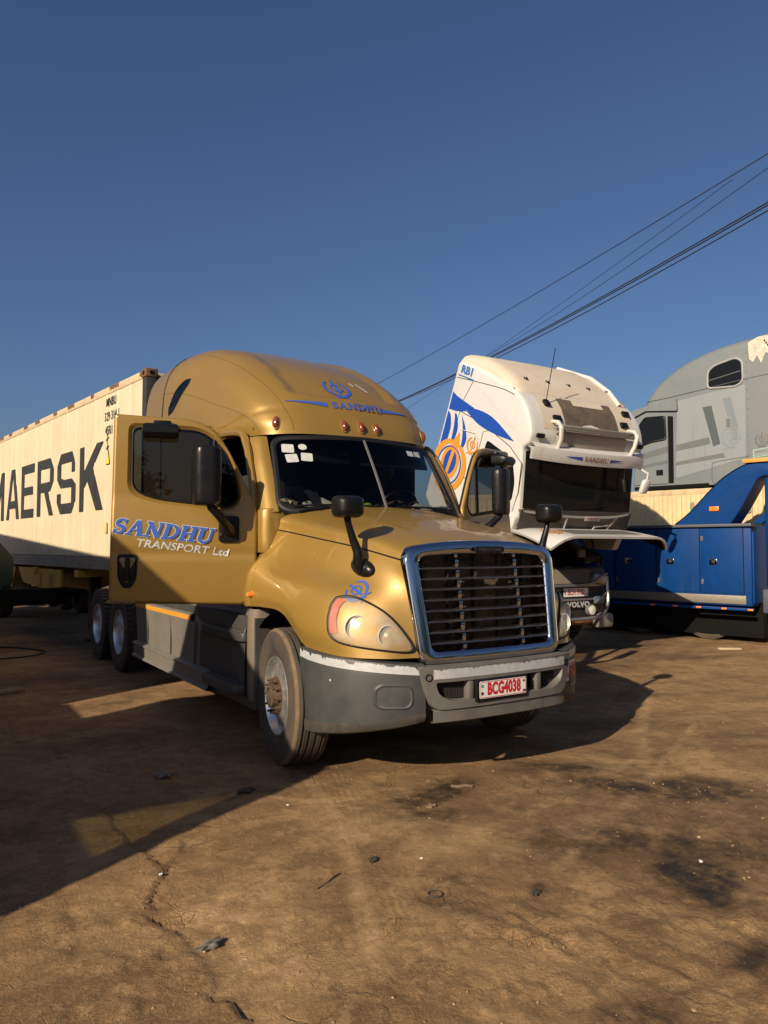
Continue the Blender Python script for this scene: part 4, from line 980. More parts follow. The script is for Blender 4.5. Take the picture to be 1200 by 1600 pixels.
    v, f = tri2d(rrect(.19,.38,.03)); B().add([F(cx_+x, 2.225+z, .178) for x, z in v], f).make('mirror_glass', M_chrome, mir_)
    b = B(); b.tube([F(.20,1.775,.03), F(.215,1.80,.10), F(.30,1.90,.19), F(.37,1.97,.235), F(.39,2.05,.24)], [.05,.045,.036,.034,.034], 10)
    b.make('mirror_arm', M_black, mir_)
    B().prism(rrect(.17,.22,.03), lambda a, z, t: F(.215+a, 1.80+z, t), .01, .055, .012).make('mirror_foot', M_black, mir_)
    B().lathe([(0,.014),(.014,.012),(.017,0)], 8, Matrix.Translation(F(.285,1.755,.056)) @ Vector((1,0,0)).rotation_difference(Vector(nn)).to_matrix().to_4x4()).make('bolt', M_steel, mir_)
    # look-down mirror over the window
    ld = empty('look_down_mirror', parent=d)
    b = B(); rows = []
    for k, (o, z0, z1) in enumerate(((.02,2.545,2.650),(.10,2.53,2.655),(.16,2.54,2.64),(.185,2.57,2.615))): rows.append([F(.77+x*(1-.05*(k == 3)), (z0+z1)/2+y*(z1-z0)/.11, o) for x, y in rrect(.285,.11,.03,4)])
    b.grid(rows, closev=True); n_ = len(rows[0]); b.f += [tuple(range(n_))[::-1], tuple(n_*3+k for k in range(n_))]; b.mi += [0, 0]
    b.make('housing', M_black, ld)
    B().box((0,0,0), (.14,.07,.03), .008).xf(Mloc).xf(Matrix.Translation(F(.76,2.672,.02))).make('bracket', M_black, ld)
    # sun-lit triangular quarter trim
    return d
door(False, 73); door(True, 66)
# ---- bonnet mirrors
for s in (-1, 1):
    m_ = empty('bonnet_mirror', parent=truck)
    c = Vector((s*.978, .47, 1.935)); base = Vector((s*.845, .475, 1.515))
    b = B(); rows = []
    pr = rrect(.215,.158,.045,5)
    for y, sc in ((.045,.92),(.035,.985),(.0,1.0),(-.045,.97),(-.08,.86),(-.10,.66),(-.108,.4)): rows.append([(c.x+s*-.0+x*sc, c.y+y, c.z+z*sc) for x, z in pr])
    b.grid(rows, closev=True); n_ = len(pr); b.f += [tuple(n_*6+k for k in range(n_))]; b.mi += [0]
    b.make('mirror_housing', M_black, m_)
    v, f = tri2d(rrect(.185,.13,.035)); B().add([(c.x+x, c.y+.040, c.z+z) for x, z in v], f).make('mirror_glass', M_chrome, m_)
    B().tube([c+Vector((0,.0,-.07)), c+Vector((-s*.015,.0,-.13)), c*.45+base*.55+Vector((s*.022,0,0)), base+Vector((s*.045,-.01,.10)), base+Vector((s*.045,-.012,.02)), base+Vector((s*.02,-.01,-.045))], [.026,.024,.029,.036,.042,.03], 10).make('mirror_arm', M_black, m_)
    Mx = Matrix.Translation(base+Vector((s*.004,0,-.01))) @ Vector((1,0,0)).rotation_difference(Vector((s*.93,-.30,.22)).normalized()).to_matrix().to_4x4() @ Matrix.Diagonal((1,.75,1.35,1))
    B().lathe([(.085,-.02),(.083,.008),(.07,.022),(.045,.03),(0,.034)], 22, Mx).make('mirror_foot', M_black, m_)
# ---- side skirts and steps
for s in (-1, 1):
    sk = empty('side_skirt', parent=truck); X = lambda d: s*(1.205+d)
    # profile (outward offset, z) swept along y
    def sweep(name, prof, y0, y1, m, ny=2, **k):
        rows = [[(X(d), y0+(y1-y0)*j/ny, z) for d, z in prof] for j in range(ny+1)]; return B().grid(rows).make(name, m, sk, 25, **k)
    sweep('upper_panel', [(-.10,1.14),(-.055,1.13),(-.045,1.10),(-.02,.995),(.006,.985),(.012,.975)], 3.16, 5.28, M_skirt)
    sweep('reflective_stripe', [(.0125,.974),(.016,.970),(.016,.928),(.0125,.924)], 3.17, 5.28, mat('stripe_amber', (.58,.26,.03), .45))
    pan = sweep('main_panel', [(.012,.924),(.010,.90),(-.004,.70),(-.012,.53),(-.012,.515)], 3.02, 5.28, M_skirt, 4)
    for y in (3.06, 3.85, 4.75): B().box((X(.004), y, .715), (.012,.012,.40), .003).make('panel_joint', M_step, pan)
    sweep('ledge', [(-.012,.515),(.045,.495),(.05,.485),(.03,.470),(.026,.36),(.05,.345),(.052,.332),(.02,.322),(-.05,.325)], 2.60, 5.30, M_skirt)
    b = B(); b.box((X(-.20),3.45,.70), (.36,3.7,.74)); b.make('tank_box', M_step, sk)
    b = B(); b.box((X(-.27),2.4,1.05), (.30,1.4,.24), .02); b.make('sill', M_gold if False else M_skirt, sk)
    # step bay: curved recess between front post and main panel
    rows = []
    for j in range(15):
        y = 1.78+1.30*j/14; dd = -.085*math.sin(math.pi*min(1, max(0, (y-1.78)/1.24)))**.6
        rows.append([(X(dd-.03), y, 1.13), (X(dd-.015), y, .985), (X(dd*.55), y, .93), (X(dd*.9), y, .80), (X(dd), y, .60), (X(dd), y, .40)])
    B().grid(rows).make('step_bay', M_skirt, sk, 60)
    for (y0, y1, z, dp) in ((1.78,2.95,.935,.035),(1.80,2.72,.505,.115)):
        stp = empty('step', parent=sk)
        pl_ = roundpoly([(X(-.10),y0),(X(dp*.7),y0),(X(dp),y0+.10),(X(dp),y1-.18),(X(-.02),y1),(X(-.10),y1)], .04, 4)
        B().prism(pl_, lambda a, b_, t: (a, b_, t), z-.075, z, .012).make('tread', M_step, stp, 30)
        bb = B()
        nr = 4 if dp > .1 else 3
        for r in range(nr):
            for k in range(22):
                y = y0+.08+(y1-y0-.30)*k/21; bb.box((X(dp-.03-.04*r), y, z+.004), (.016,.030,.010))
        tag(bb.make('grip', mat('grip', (.05,.052,.055), .5, dust=.4, dustcol=(.2,.15,.1), dscale=9), stp, smooth=False), kind='stuff')
    # front post between wheel arch and step bay
    rows = []
    for z, o in ((1.14,-.02),(1.10,-.005),(.95,.0),(.75,.0),(.55,-.005),(.40,-.01),(.36,-.03)):
        rows.append([(X(-.14), 1.60, z), (X(o-.05), 1.612, z), (X(o-.012), 1.635, z), (X(o), 1.68, z), (X(o-.006), 1.75, z), (X(o-.05), 1.80, z), (X(-.12), 1.83, z)])
    B().grid(rows).make('arch_post', mat('arch_plastic', (.10,.095,.085), .55, dust=.75, dustcol=(.22,.135,.07), dscale=3.2), sk, 45)
# ---- chassis
ch = empty('chassis', parent=truck)
for s in (-1, 1): B().box((s*.43,4.6,.86), (.09,7.6,.27), .01).make('rail', M_steel, ch)
b = B(); b.box((0,1.17,.52), (1.9,.12,.12), .02); b.make('axle_beam', M_steel, ch)
b = B(); b.box((0,1.6,.95), (.8,1.9,.7), .08); b.make('engine', M_blackm, ch)
for y in (6.25, 7.57): B().tube([(-1.0,y,.52),(-.3,y,.52),(-.25,y,.52),(.25,y,.52),(.3,y,.52),(1.0,y,.52)], [.09,.1,.24,.24,.1,.09], 14).make('axle', M_steel, ch)
b = B(); b.box((0,6.9,1.08), (.9,1.1,.08), .02); b.make('fifth_wheel', M_steel, ch)
b = B(); b.box((0,5.9,1.02), (1.0,1.2,.02)); b.make('deck_plate', M_steel, ch)
# ---- wheels
D2 = .515
def tyre_front():
    pr = [(.288,-.10),(.300,-.125),(.335,-.142),(.40,-.150),(.455,-.146),(.488,-.138),(.503,-.126),(.510,-.116)]
    gro = [-.078,-.027,.027,.078]; h = []
    for g in gro: h += [(.514,g-.010),(.500,g-.007),(.500,g+.007),(.514,g+.010)]
    return pr+h+[(.510,.116),(.503,.126),(.488,.138),(.455,.146),(.40,.150),(.335,.142),(.300,.125),(.288,.10)]
def lug_tyre(b):
    n = 44
    for k in range(n):
        a = 2*math.pi*k/n
        for h, w in ((-.095,.085),(.0,.07),(.095,.085)):
            M = Matrix.Rotation(a+(.07 if h == 0 else 0), 4, 'X') @ Matrix.Translation((h,0,.506)); q = B().box((0,0,0), (w,.052,.020)); q.xf(M); b.add(q.v, q.f)
    return b
def wheel(x, y, s, steer=0., front=True, ydual=False):
    w = empty('wheel', (x, y, 0), parent=truck); MR = Matrix.Rotation(steer, 4, 'Z') @ (Matrix.Identity(4) if s < 0 else Matrix.Rotation(math.pi, 4, 'Z'))
    M = Matrix.Translation((0,0,D2)) @ MR
    if front:
        b = B(); b.cur = 0; pr = tyre_front(); b.lathe(pr, 72, M)
        F_ = []
        for i in range(len(pr)-1):
            r0, r1 = pr[i][0], pr[i+1][0]; k = 1 if (r0 < .505 and r1 < .505 and i > 7 and i < 24) else (2 if i in (5, 6) else 0); F_ += [k]*72
        b.mi = F_
        b.make('tyre', [M_tyre, M_tyred, M_tyreed], w, 50)
    else:
        b = B(); b.lathe([(.288,-.10),(.300,-.125),(.335,-.142),(.40,-.150),(.455,-.146),(.485,-.140),(.498,-.128),(.500,0),(.498,.128),(.485,.140),(.40,.150),(.300,.125),(.288,.10)], 48, M)
        q = lug_tyre(B()); q.xf(M); b.add(q.v, q.f); b.make('tyre', M_tyre, w, 40)
        b = B(); b.lathe([(.288,.10+.16),(.300,.285),(.40,.31),(.48,.30),(.505,.285),(.505,.17),(.48,.16),(.40,.165),(.30,.18)], 40, Matrix.Translation((0,0,D2)) @ MR @ Matrix.Translation((.0,0,0))); b.make('inner_tyre', M_tyre, w, 40)
    if front:
        rim = B().lathe([(.30,-.122),(.296,-.134),(.286,-.134),(.278,-.124),(.270,-.10),(.262,-.085),(.252,-.088)], 48, M).make('rim', M_alu, w, 35)
        outc = [(.252*math.cos(2*math.pi*k/60), .252*math.sin(2*math.pi*k/60)) for k in range(60)]; holes = []
        for k in range(10):
            a = 2*math.pi*(k+.5)/10; cxh, czh = .208*math.cos(a), .208*math.sin(a)
            holes.append([(cxh+.026*math.cos(2*math.pi*j/12), czh+.026*math.sin(2*math.pi*j/12)) for j in range(12)])
        bore = [(.145*math.cos(2*math.pi*k/40), .145*math.sin(2*math.pi*k/40)) for k in range(40)]
        v, f = tri2d(outc, holes+[bore]); dish = lambda r: -.088-.035*max(0, (.252-r)/.107)
        b = B(); b.add([(dish(math.hypot(p, q)), p, q) for p, q in v], f)
        for hlp in holes: b.grid([[(dish(math.hypot(p, q)), p, q) for p, q in hlp], [(dish(math.hypot(p, q))+.04, p*.995, q*.995) for p, q in hlp]], closev=True)
        b.xf(M); b.make('rim_disc', M_alu, rim, 30)
        B().lathe([(.25,-.05),(.0,-.05)], 24, M).make('rim_backing', M_blackm, rim)
        hub = B().lathe([(.148,-.118),(.146,-.126),(.098,-.128),(.088,-.15),(.084,-.180),(.070,-.188),(.064,-.182),(.060,-.172),(0,-.172)], 28, M).make('hub', M_rusty, w, 35)
        nut0 = None
        for k in range(10):
            a = 2*math.pi*k/10; Mn = M @ Matrix.Translation((-.126, .122*math.cos(a), .122*math.sin(a)))
            b = B().lathe([(.022,.0),(.022,-.010),(.016,-.012),(.016,-.034),(.009,-.036),(.009,-.060),(0,-.060)], 6); b.xf(Mn); b.make('lug_nut', M_rusty, hub, 30)
    else:
        rim = B().lathe([(.30,-.122),(.296,-.136),(.284,-.136),(.276,-.115),(.268,-.05),(.262,.02),(.235,.06),(.15,.075),(.145,.03),(.10,.03),(.10,-.06),(.085,-.075),(0,-.075)], 40, M).make('rim', M_alu, w, 35)
        for k in range(10):
            a = 2*math.pi*k/10; b = B().lathe([(.02,.075),(.02,.045),(0,.045)], 6, M @ Matrix.Translation((0,.205*math.cos(a),.205*math.sin(a)))); b.make('lug_nut', M_steel, rim)
    return w
wheel(-1.06, 1.175, -1, rad(-7)); wheel(1.06, 1.175, 1, rad(-7))
for y in (6.25, 7.57): wheel(-1.065, y, -1, front=False); wheel(1.065, y, 1, front=False)
# ================================================================== reefer container on its trailer
M_cont = mat('container_cream', (.56,.485,.33), .5, var=.08, vscale=.9, dust=.30, dustcol=(.42,.30,.16), dscale=2.2, bump=.03, bscale=30, streak=(.5, (.30,.20,.10), 7.))
M_contrail = mat('container_rail', (.54,.43,.26), .55, dust=.55, dustcol=(.22,.12,.06), dscale=3.5)
M_ink = mat('container_black', (.012,.014,.017), .6, dust=.08, dustcol=(.30,.26,.18), dscale=6)
M_rust = mat('rust', (.13,.06,.028), .85, var=.4, vscale=20)
CROT = rad(6.957)
cont = empty('shipping_container', (-.845, 6.40, 0), CROT, label='long cream refrigerated shipping container lettered MAERSK behind the gold truck', cat='container')
cL, cW, z0c, z1c = 12.19, 2.438, 1.285, 4.165
def cwall(rib_n, y0, y1, zb, zt, xoff, sgn):
    rows = []; ys = []; n = rib_n
    for k in range(n):
        a = y0+(y1-y0)*k/n; w = (y1-y0)/n
        ys += [(a, 0), (a+w*.012, .006), (a+w*.055, .006), (a+w*.067, 0), (a+w*.98, 0)]
    ys.append((y1, 0))
    dent = lambda y, z: .006*math.sin(y*2.3+1.2*math.sin(z*2.1))*math.sin(z*2.9+y*.7)
    return [[(xoff+sgn*(-o+.4*dent(y, z)), y, z) for y, o in ys] for z in np.linspace(zb, zt, 12)]
B().grid(cwall(24, .12, cL-.12, z0c+.22, z1c-.13, .012, 1)).make('side_panel', M_cont, cont, 25)
B().grid(cwall(24, .12, cL-.12, z0c+.22, z1c-.13, cW-.012, -1)).make('side_panel', M_cont, cont, 25)
for x in (.0, cW-.09):
    B().box((x+.045, cL/2, z1c-.075), (.09, cL-.3, .11), .008).make('top_rail', M_contrail, cont)
    b = B()
    for k in range(5): b.box((x+.045+(.004 if x == 0 else -.004), cL/2, z0c+.035+.04*k), (.085, cL-.3, .030), .006)
    b.box((x+.05, cL/2, z0c+.11), (.07, cL-.32, .2)); b.make('bottom_rail', mat('rail_aluminium', (.36,.33,.28), .5, metal=.5, dust=.5, dustcol=(.2,.14,.08), dscale=4), cont)
B().box((cW/2, cL/2, z1c-.035), (cW-.18, cL-.3, .05)).make('roof_panel', M_cont, cont); B().box((cW/2, cL/2, z0c+.08), (cW-.2, cL-.3, .12)).make('floor_panel', M_contrail, cont)
B().box((cW/2, .12, (z0c+z1c)/2), (cW-.2, .06, z1c-z0c-.2), .01).make('end_panel', mat('reefer_unit', (.05,.052,.056), .5), cont)
B().box((cW/2, cL-.10, (z0c+z1c)/2), (cW-.2, .06, z1c-z0c-.2), .01).make('end_panel', M_cont, cont)
for x in (.0, cW):
    for y in (0., cL):
        sx = 1 if x == 0 else -1; sy = 1 if y == 0 else -1
        B().box((x+sx*.075, y+sy*.07, (z0c+z1c)/2), (.15, .14, z1c-z0c-.24), .012).make('corner_post', mat('corner_post_paint', (.012,.014,.016), .5, dust=.12) if y == 0 else M_contrail, cont)
        for z in (z0c+.06, z1c-.055):
            cc = B(); cc.box((x+sx*.085, y+sy*.09, z), (.178, .185, .122), .01); cas = cc.make('corner_casting', M_rust, cont)
            B().prism(rrect(.075,.06,.028), lambda a, b, t: (t, y+sy*.09+a, z+b), x-sx*.0055, x+sx*.03).make('casting_hole', M_blackm, cas)
            B().prism(rrect(.07,.06,.028), lambda a, b, t: (x+sx*.085+a, t, z+b), y-sy*.0055, y+sy*.03).make('casting_hole', M_blackm, cas)
def CF(s, z, off=0.): return (.0085-off, s, z)
def block(ch, w, h):
    """heavy chamfered grotesque capitals; t = stroke"""
    t = .21*w; v = []; P_ = lambda *pts: v.append((list(pts), [tuple(range(len(pts)))])); c = .10*w
    def rect(x0, y0, x1, y1): P_((x0,y0),(x1,y0),(x1,y1),(x0,y1))
    if ch == 'M': rect(0,0,t,h); rect(w-t,0,w,h); P_((t,h),(w/2,h*.42),(w/2,h*.02),(t,h*.60)); P_((w-t,h),(w-t,h*.60),(w/2,h*.02),(w/2,h*.42))
    if ch == 'A': P_((0,0),(t,0),(w*.5,h*.86),(w*.5,h),(w*.36,h)); P_((w,0),(w-t,0),(w*.5,h*.86),(w*.5,h),(w*.64,h)); P_((w*.20,h*.22),(w*.80,h*.22),(w*.745,h*.37),(w*.255,h*.37))
    if ch == 'E': P_((0,0),(t,0),(t,h),(c*0,h)); rect(t,0,w*.92,t*.82); rect(t,h-t*.82,w*.95,h); rect(t,h*.5-t*.36,w*.86,h*.5+t*.40)
    if ch == 'R':
        rect(0,0,t,h); P_((t,h),(w-2*c,h),(w,h-2*c),(w-t,h-t*.82),(t,h-t*.82)); P_((w,h-2*c),(w,h*.5+c),(w-t,h*.5+c*.6),(w-t,h-t*.82)); P_((w,h*.5+c),(w-2*c,h*.42),(t,h*.42),(t,h*.42+t*.8),(w-t,h*.42+t*.8),(w-t,h*.5+c*.6)); P_((w*.45,h*.42),(w*.45+t*1.1,h*.42),(w,0),(w-t*1.08,0))
    if ch == 'S':
        P_((w*.97,h*.66),(w-t,h*.66),(w-t,h-t*.82),(w-2*c,h),(w*.97,h-2*c)); P_((w-2*c,h),(w-t,h-t*.82),(t,h-t*.82),(2*c,h)); P_((2*c,h),(t,h-t*.82),(t,h*.60),(0,h*.58),(0,h-2*c)); P_((0,h*.58),(t,h*.60),(w*.4,h*.56),(w-2*c,h*.56),(w-t,h*.42),(2*c,h*.43))
        P_((w-2*c,h*.56),(w,h*.46),(w,2*c),(w-t,t*.82),(w-t,h*.42)); P_((w,2*c),(w-2*c,0),(2*c,0),(t,t*.82),(w-t,t*.82)); P_((2*c,0),(0,2*c),(0,h*.34),(t,h*.34),(t,t*.82))
    if ch == 'K': rect(0,0,t,h); P_((t,h*.36),(t,h*.62),(w-t*1.2,h),(w+.02,h)); P_((t*1.6,h*.48),(t*2.75,h*.66),(w*1.02,0),(w-t*1.25,0))
    return v
for ch, s1, w in (('K',2.86,1.13),('S',4.14,1.06),('R',5.46,1.08),('E',6.66,1.02),('A',7.92,1.10),('M',9.4,1.25)):
    decalp('lettering', block(ch, w, 1.08), lambda a, z, off, s1=s1: CF(s1-a, 2.24+z, off), M_ink, cont, .006, .0003)
for txt, s1, z, sz in (('MNBU', 1.62, 3.90, .19), ('329 314 1', 1.68, 3.68, .19), ('45R1', 1.64, 3.46, .19)):
    decalp('container_code', [text2d(txt, sz, .003, .78, align='LEFT', space=1.08)], lambda a, z2, off, s1=s1, z=z: CF(s1-a, z+z2, off), M_ink, cont, .006)
decalp('height_mark', [bar2d((0,-.12),(0,.14),.02), bar2d((-.06,.05),(.06,.10),.02), bar2d((-.05,-.08),(.07,-.04),.02)], lambda a, z, off: CF(1.54-a, 3.26+z, off), M_ink, cont, .006)
wt = decalp('warning_triangle', [([(-.085,-.12),(.085,-.12),(0,.15)], [(0,1,2)])], lambda a, z, off: CF(1.50-a, 3.05+z, off), M_ink, cont, .006)
decalp('triangle_face', [([(-.068,-.108),(.068,-.108),(0,.118)], [(0,1,2)])], lambda a, z, off: CF(1.50-a, 3.05+z, off), mat('warning_yellow', (.75,.52,.05), .5), wt, .009)
B().box((-.012, 1.5, 1.95), (.03,.07,.17), .01).make('latch_plate', mat('latch', (.62,.48,.22), .5), cont)
for k in range(11):   # scrapes and rust bleeding from the top rail
    y = .2+k*1.05+.4*math.sin(k*3.1); n_ = 10; wd = .04+.16*abs(math.sin(k*1.7))
    pts = [(y-wd+2*wd*i/n_, z1c-.025+.004*math.sin(i*2+k)) for i in range(n_+1)]; lo = [(p, z1c-.05-.05*abs(math.sin(i*1.3+k*.9))) for i, (p, _) in enumerate(pts)]
    decalp('rust_patch', [strip2d(pts, lo)], lambda a, z, off: (.0-off, a, z), M_rust, cont, .003)
# ---- trailer
M_yel = mat('trailer_yellow', (.62,.36,.035), .5, dust=.4, dustcol=(.12,.08,.04), dscale=3)
trl = empty('trailer', (-.845, 6.40, 0), CROT, label='yellow skeletal trailer carrying the cream container', cat='trailer')
for x in (.72, 1.72): B().prism([(.3,1.26),(12.1,1.26),(12.1,.85),(4.2,.85),(3.2,1.02),(.3,1.02)], lambda a, b, t: (t, a, b), x-.07, x+.07).make('main_beam', M_yel, trl)
for y in (.25, 3.0, 5.6, 8.2, 11.9): B().box((1.22, y, 1.20), (2.42,.16,.12), .01).make('cross_beam', M_yel, trl)
B().prism([(4.0,1.24),(7.0,1.24),(6.6,.93),(4.0,.80)], lambda a, b, t: (t, a, b), .06, .10).make('side_locker', M_yel, trl)
for k in range(7): decalp('locker_print', [bar2d((4.45,.93+.035*k),(4.75,.93+.035*k),.012)], lambda a, b, off: (.06-off, a, b), M_ink, trl, .003)
decalp('locker_emblem', [bar2d((5.2,.86),(5.28,1.02),.02), bar2d((5.2,1.16),(5.28,1.02),.02), bar2d((5.36,.86),(5.28,1.02),.02), bar2d((5.36,1.16),(5.28,1.02),.02)], lambda a, b, off: (.06-off, a, b), M_ink, trl, .003)
B().prism([(7.3,1.24),(8.2,1.24),(7.9,.80),(7.6,.80)], lambda a, b, t: (t, a, b), .08, .6).make('hose_box', M_yel, trl)
for x in (.45, 1.95):
    lg = empty('landing_leg', parent=trl); B().box((x,3.35,.72), (.16,.16,1.0), .01).make('outer_tube', M_steel, lg); B().box((x,3.35,.20), (.11,.11,.36), .01).make('inner_tube', M_steel, lg); B().box((x,3.35,.015), (.26,.26,.03), .006).make('foot', M_steel, lg)
for y in (9.3, 10.65, 12.0):
    for x in (.15, 2.0):
        B().lathe([(.29,0),(.30,-.03),(.46,-.02),(.50,.02),(.50,.24),(.46,.28),(.3,.28),(.29,.25)], 28, Matrix.Translation((x, y, .5))).make('wheel', M_tyre, trl)
    B().tube([(.2,y,.5),(2.3,y,.5)], .08, 10).make('axle', M_steel, trl)
B().box((.35,8.0,.70), (.05,1.6,.5), .01).make('side_guard', M_steel, trl)
# ================================================================== white cab-over, cab tipped forward, front lid up
M_wht = mat('white_paint', (.51,.505,.49), .36, coat=.3, dust=.16, dustcol=(.44,.38,.29), dscale=1.6, var=.03, streak=(.35, (.36,.29,.19), 8.))
M_whtd = mat('white_paint_dusty', (.50,.45,.37), .6, dust=.6, dustcol=(.40,.30,.19), dscale=2.2)
M_vgl = mat('cab_glass', (.006,.007,.008), .05, spec=.22, rvar=.03)
M_vblue = mat('livery_blue', (.010,.055,.30), .4); M_vor = mat('livery_orange', (.55,.22,.02), .42)
vol = empty('tipped_truck', (5.0, 4.22, 0), rad(.7), label='white cab-over truck with its cab tipped forward and front lid raised', cat='truck')
PIV = Vector((0,.30,1.0)); ALPHA = rad(24.0)
vc = empty('cab', (0,.30,1.42), parent=vol); vc.rotation_euler = (ALPHA, 0, 0)
def vP(x, y, z): return (x, y-PIV.y, z-PIV.z)
def vmake(b, name, m, par=None, ang=35): return b.make(name, m, par or vc, ang)
W2 = 1.235
# shell: sections across the width, from side profile, rounded at the edges
side = [(.95,1.15),(.45,1.38),(.10,1.66),(.0,1.74),(.0,1.92),(.03,2.00),(.29,2.80),(.20,2.90),(.20,3.04),(.30,3.22),(.45,3.38),(.67,3.52),(1.10,3.60),(1.55,3.66),(2.18,3.68),(2.24,3.62),(2.24,1.35),(1.95,1.15),(1.75,1.15)]
side_r = roundpoly(side, [.05,.1,.05,.05,.05,.02,.04,.03,.05,.1,.1,.1,.1,.1,.05,.03,.05,.1,.02], 4)
def shrink(poly, d):
    c = np.mean(np.array(poly), axis=0); out = []
    n = len(poly)
    for i in range(n):
        a = np.array(poly[i-1]); b = np.array(poly[(i+1) % n]); t = b-a; L_ = np.linalg.norm(t)+1e-9; nn = np.array((t[1], -t[0]))/L_
        p = np.array(poly[i]); q = p+nn*d
        if (c-p)@nn < 0: q = p-nn*d
        out.append(tuple(q))
    return out
rows = []
for x, d in ((-W2,.075),(-W2+.003,.05),(-W2+.012,.026),(-W2+.030,.010),(-W2+.06,.002),(-W2+.10,0),(-.6,-.012),(0,-.018),(.6,-.012),(W2-.10,0),(W2-.06,.002),(W2-.030,.010),(W2-.012,.026),(W2-.003,.05),(W2,.075)):
    pp = shrink(side_r, d) if d > 0 else [(y+(d if z > 1.2 and y < .4 else 0), z-(d if z > 3 else 0)) for y, z in side_r]
    rows.append([vP(x, y, z) for y, z in pp])
b = B().grid(rows, closev=True); n_ = len(side_r)
b.f += [tuple(range(n_))[::-1], tuple((len(rows)-1)*n_+k for k in range(n_))]; b.mi += [0, 0]
shell = vmake(b, 'cab_shell', M_wht, None, 24)
# raised roof spoiler at the back, dusty
sp = [(.66,3.46),(.70,3.545),(.95,3.68),(1.4,3.80),(1.8,3.835),(2.22,3.79),(2.26,3.70),(2.26,3.40),(.66,3.40)]
rows = []
for x, d in ((-1.20,.20),(-1.19,.12),(-1.15,.05),(-1.06,.012),(-.95,0),(0,-.01),(.95,0),(1.06,.012),(1.15,.05),(1.19,.12),(1.20,.20)):
    rows.append([vP(x, y+(d*.5 if y < .8 else 0), z-d if z > 3.6 else z) for y, z in roundpoly(sp, .06, 3)])
spo = vmake(B().grid(rows, closev=True), 'roof_spoiler', M_whtd, None, 40)
for k in range(5): vmake(B().lathe([(0,.022),(.03,.018),(.036,0)], 10, Matrix.Translation(vP(-.9+.45*k, .98, 3.70)) @ Matrix.Rotation(rad(-90), 4, 'Y')), 'roof_lamp', M_black, spo)
vmake(B().tube([vP(.93,.68,3.55), vP(.92,.95,3.70), vP(.91,1.4,3.82), vP(.90,2.2,3.81)], .035, 8), 'spoiler_rib', M_wht, spo)
# hatch and dusty roof panel
rf = lambda x, y, o=0.: vP(x, y, np.interp(y, [.20,.30,.45,.67], [3.04,3.22,3.38,3.52])+.018+o)
def quadgrid(x0, x1, y0, y1, o, nx=4, ny=8): return [[rf(x0+(x1-x0)*j/nx, y0+(y1-y0)*i/ny, o) for j in range(nx+1)] for i in range(ny+1)]
vmake(B().grid(quadgrid(-.98,1.0,.24,.66,.004)), 'dusty_roof_panel', M_whtd)
hat = vmake(B().grid(quadgrid(-.55,.62,.27,.62,.020)), 'roof_hatch', mat('hatch_dark', (.055,.045,.036), .7, dust=.4, dustcol=(.25,.18,.11), dscale=6))
vmake(B().grid(quadgrid(-.25,.42,.52,.61,.028)), 'hatch_panel', M_whtd, hat)
for x, yy in ((-.70,.32),(.78,.34),(.92,.50)): vmake(B().box(rf(x,yy,.03), (.16,.10,.05), .02, Matrix.Rotation(rad(45), 4, 'X')), 'marker_lamp', M_black)
vmake(B().box(rf(-.82,.50,.03), (.10,.12,.06), .02, Matrix.Rotation(rad(28), 4, 'X')), 'antenna_foot', M_black)
vmake(B().tube([rf(-.82,.52,.04), rf(-.80,.66,.70)], .006, 5), 'antenna', M_black)
# front over the windshield: recessed grey panel with two bowed grab bars
v_ = B().prism(rrect(1.50,.26,.05), lambda a, b_, t: vP(.03+a, .235+t-.15*b_*0, 3.00+b_), -.06, .05, .015); vmake(v_, 'recess_panel', mat('recess_grey', (.26,.24,.205), .6, dust=.4, dustcol=(.3,.22,.14), dscale=3))
for k in range(3): vmake(B().box(vP(0,.16,3.155+.035*k), (1.70,.07,.022), .008), 'louvre', mat('louvre_grey', (.16,.155,.145), .5, dust=.4, dustcol=(.28,.2,.12), dscale=5))
for x in (-.80,.86):
    vmake(B().tube([vP(x*1.0,.30,3.24), vP(x,.18,3.26), vP(x,.09,3.20), vP(x*.97,.06,3.05), vP(x*.95,.09,2.84)], [.028,.033,.036,.034,.03], 10), 'grab_bar', mat('grab_grey', (.50,.49,.46), .4, dust=.3))
for x in (-1.08,1.08): vmake(B().box(vP(x,.165,3.04), (.15,.05,.07), .02), 'marker_lamp', M_black)
# sun visor
vz = [(-.02,2.70),(.0,2.90),(.10,2.93),(.24,2.90),(.20,2.86),(.06,2.84),(.03,2.70)]
rows = []
for k in range(17):
    x = -1.20+2.4*k/16; bow = .10*(abs(x)/1.2)**2.5; rows.append([vP(x, y+bow, z+.012*(abs(x)/1.2)**2) for y, z in roundpoly(vz, .02, 2)])
vis = vmake(B().grid(rows, closev=True), 'sun_visor', M_wht)
VF = lambda a, b_, off=0.: vP(a, -.012+.10*(abs(a)/1.2)**2.5-off+.10*(b_-.1)*0, 2.80+b_)
parts, w = serif_letters('SANDHU')
for q in (-1, 1): decalp('visor_stripe', [([(q*.62,.012),(q*.30,-.022),(q*.30,.03),(q*.62,.018)], [(0,1,2,3)])], VF, M_vblue, vis, .006)
decalp('visor_lettering', [xf2d(p, .095, .075, dx=-w*.095/2, dy=-.032) for p in parts], VF, mat('visor_brown', (.20,.075,.03), .5), vis, .006)
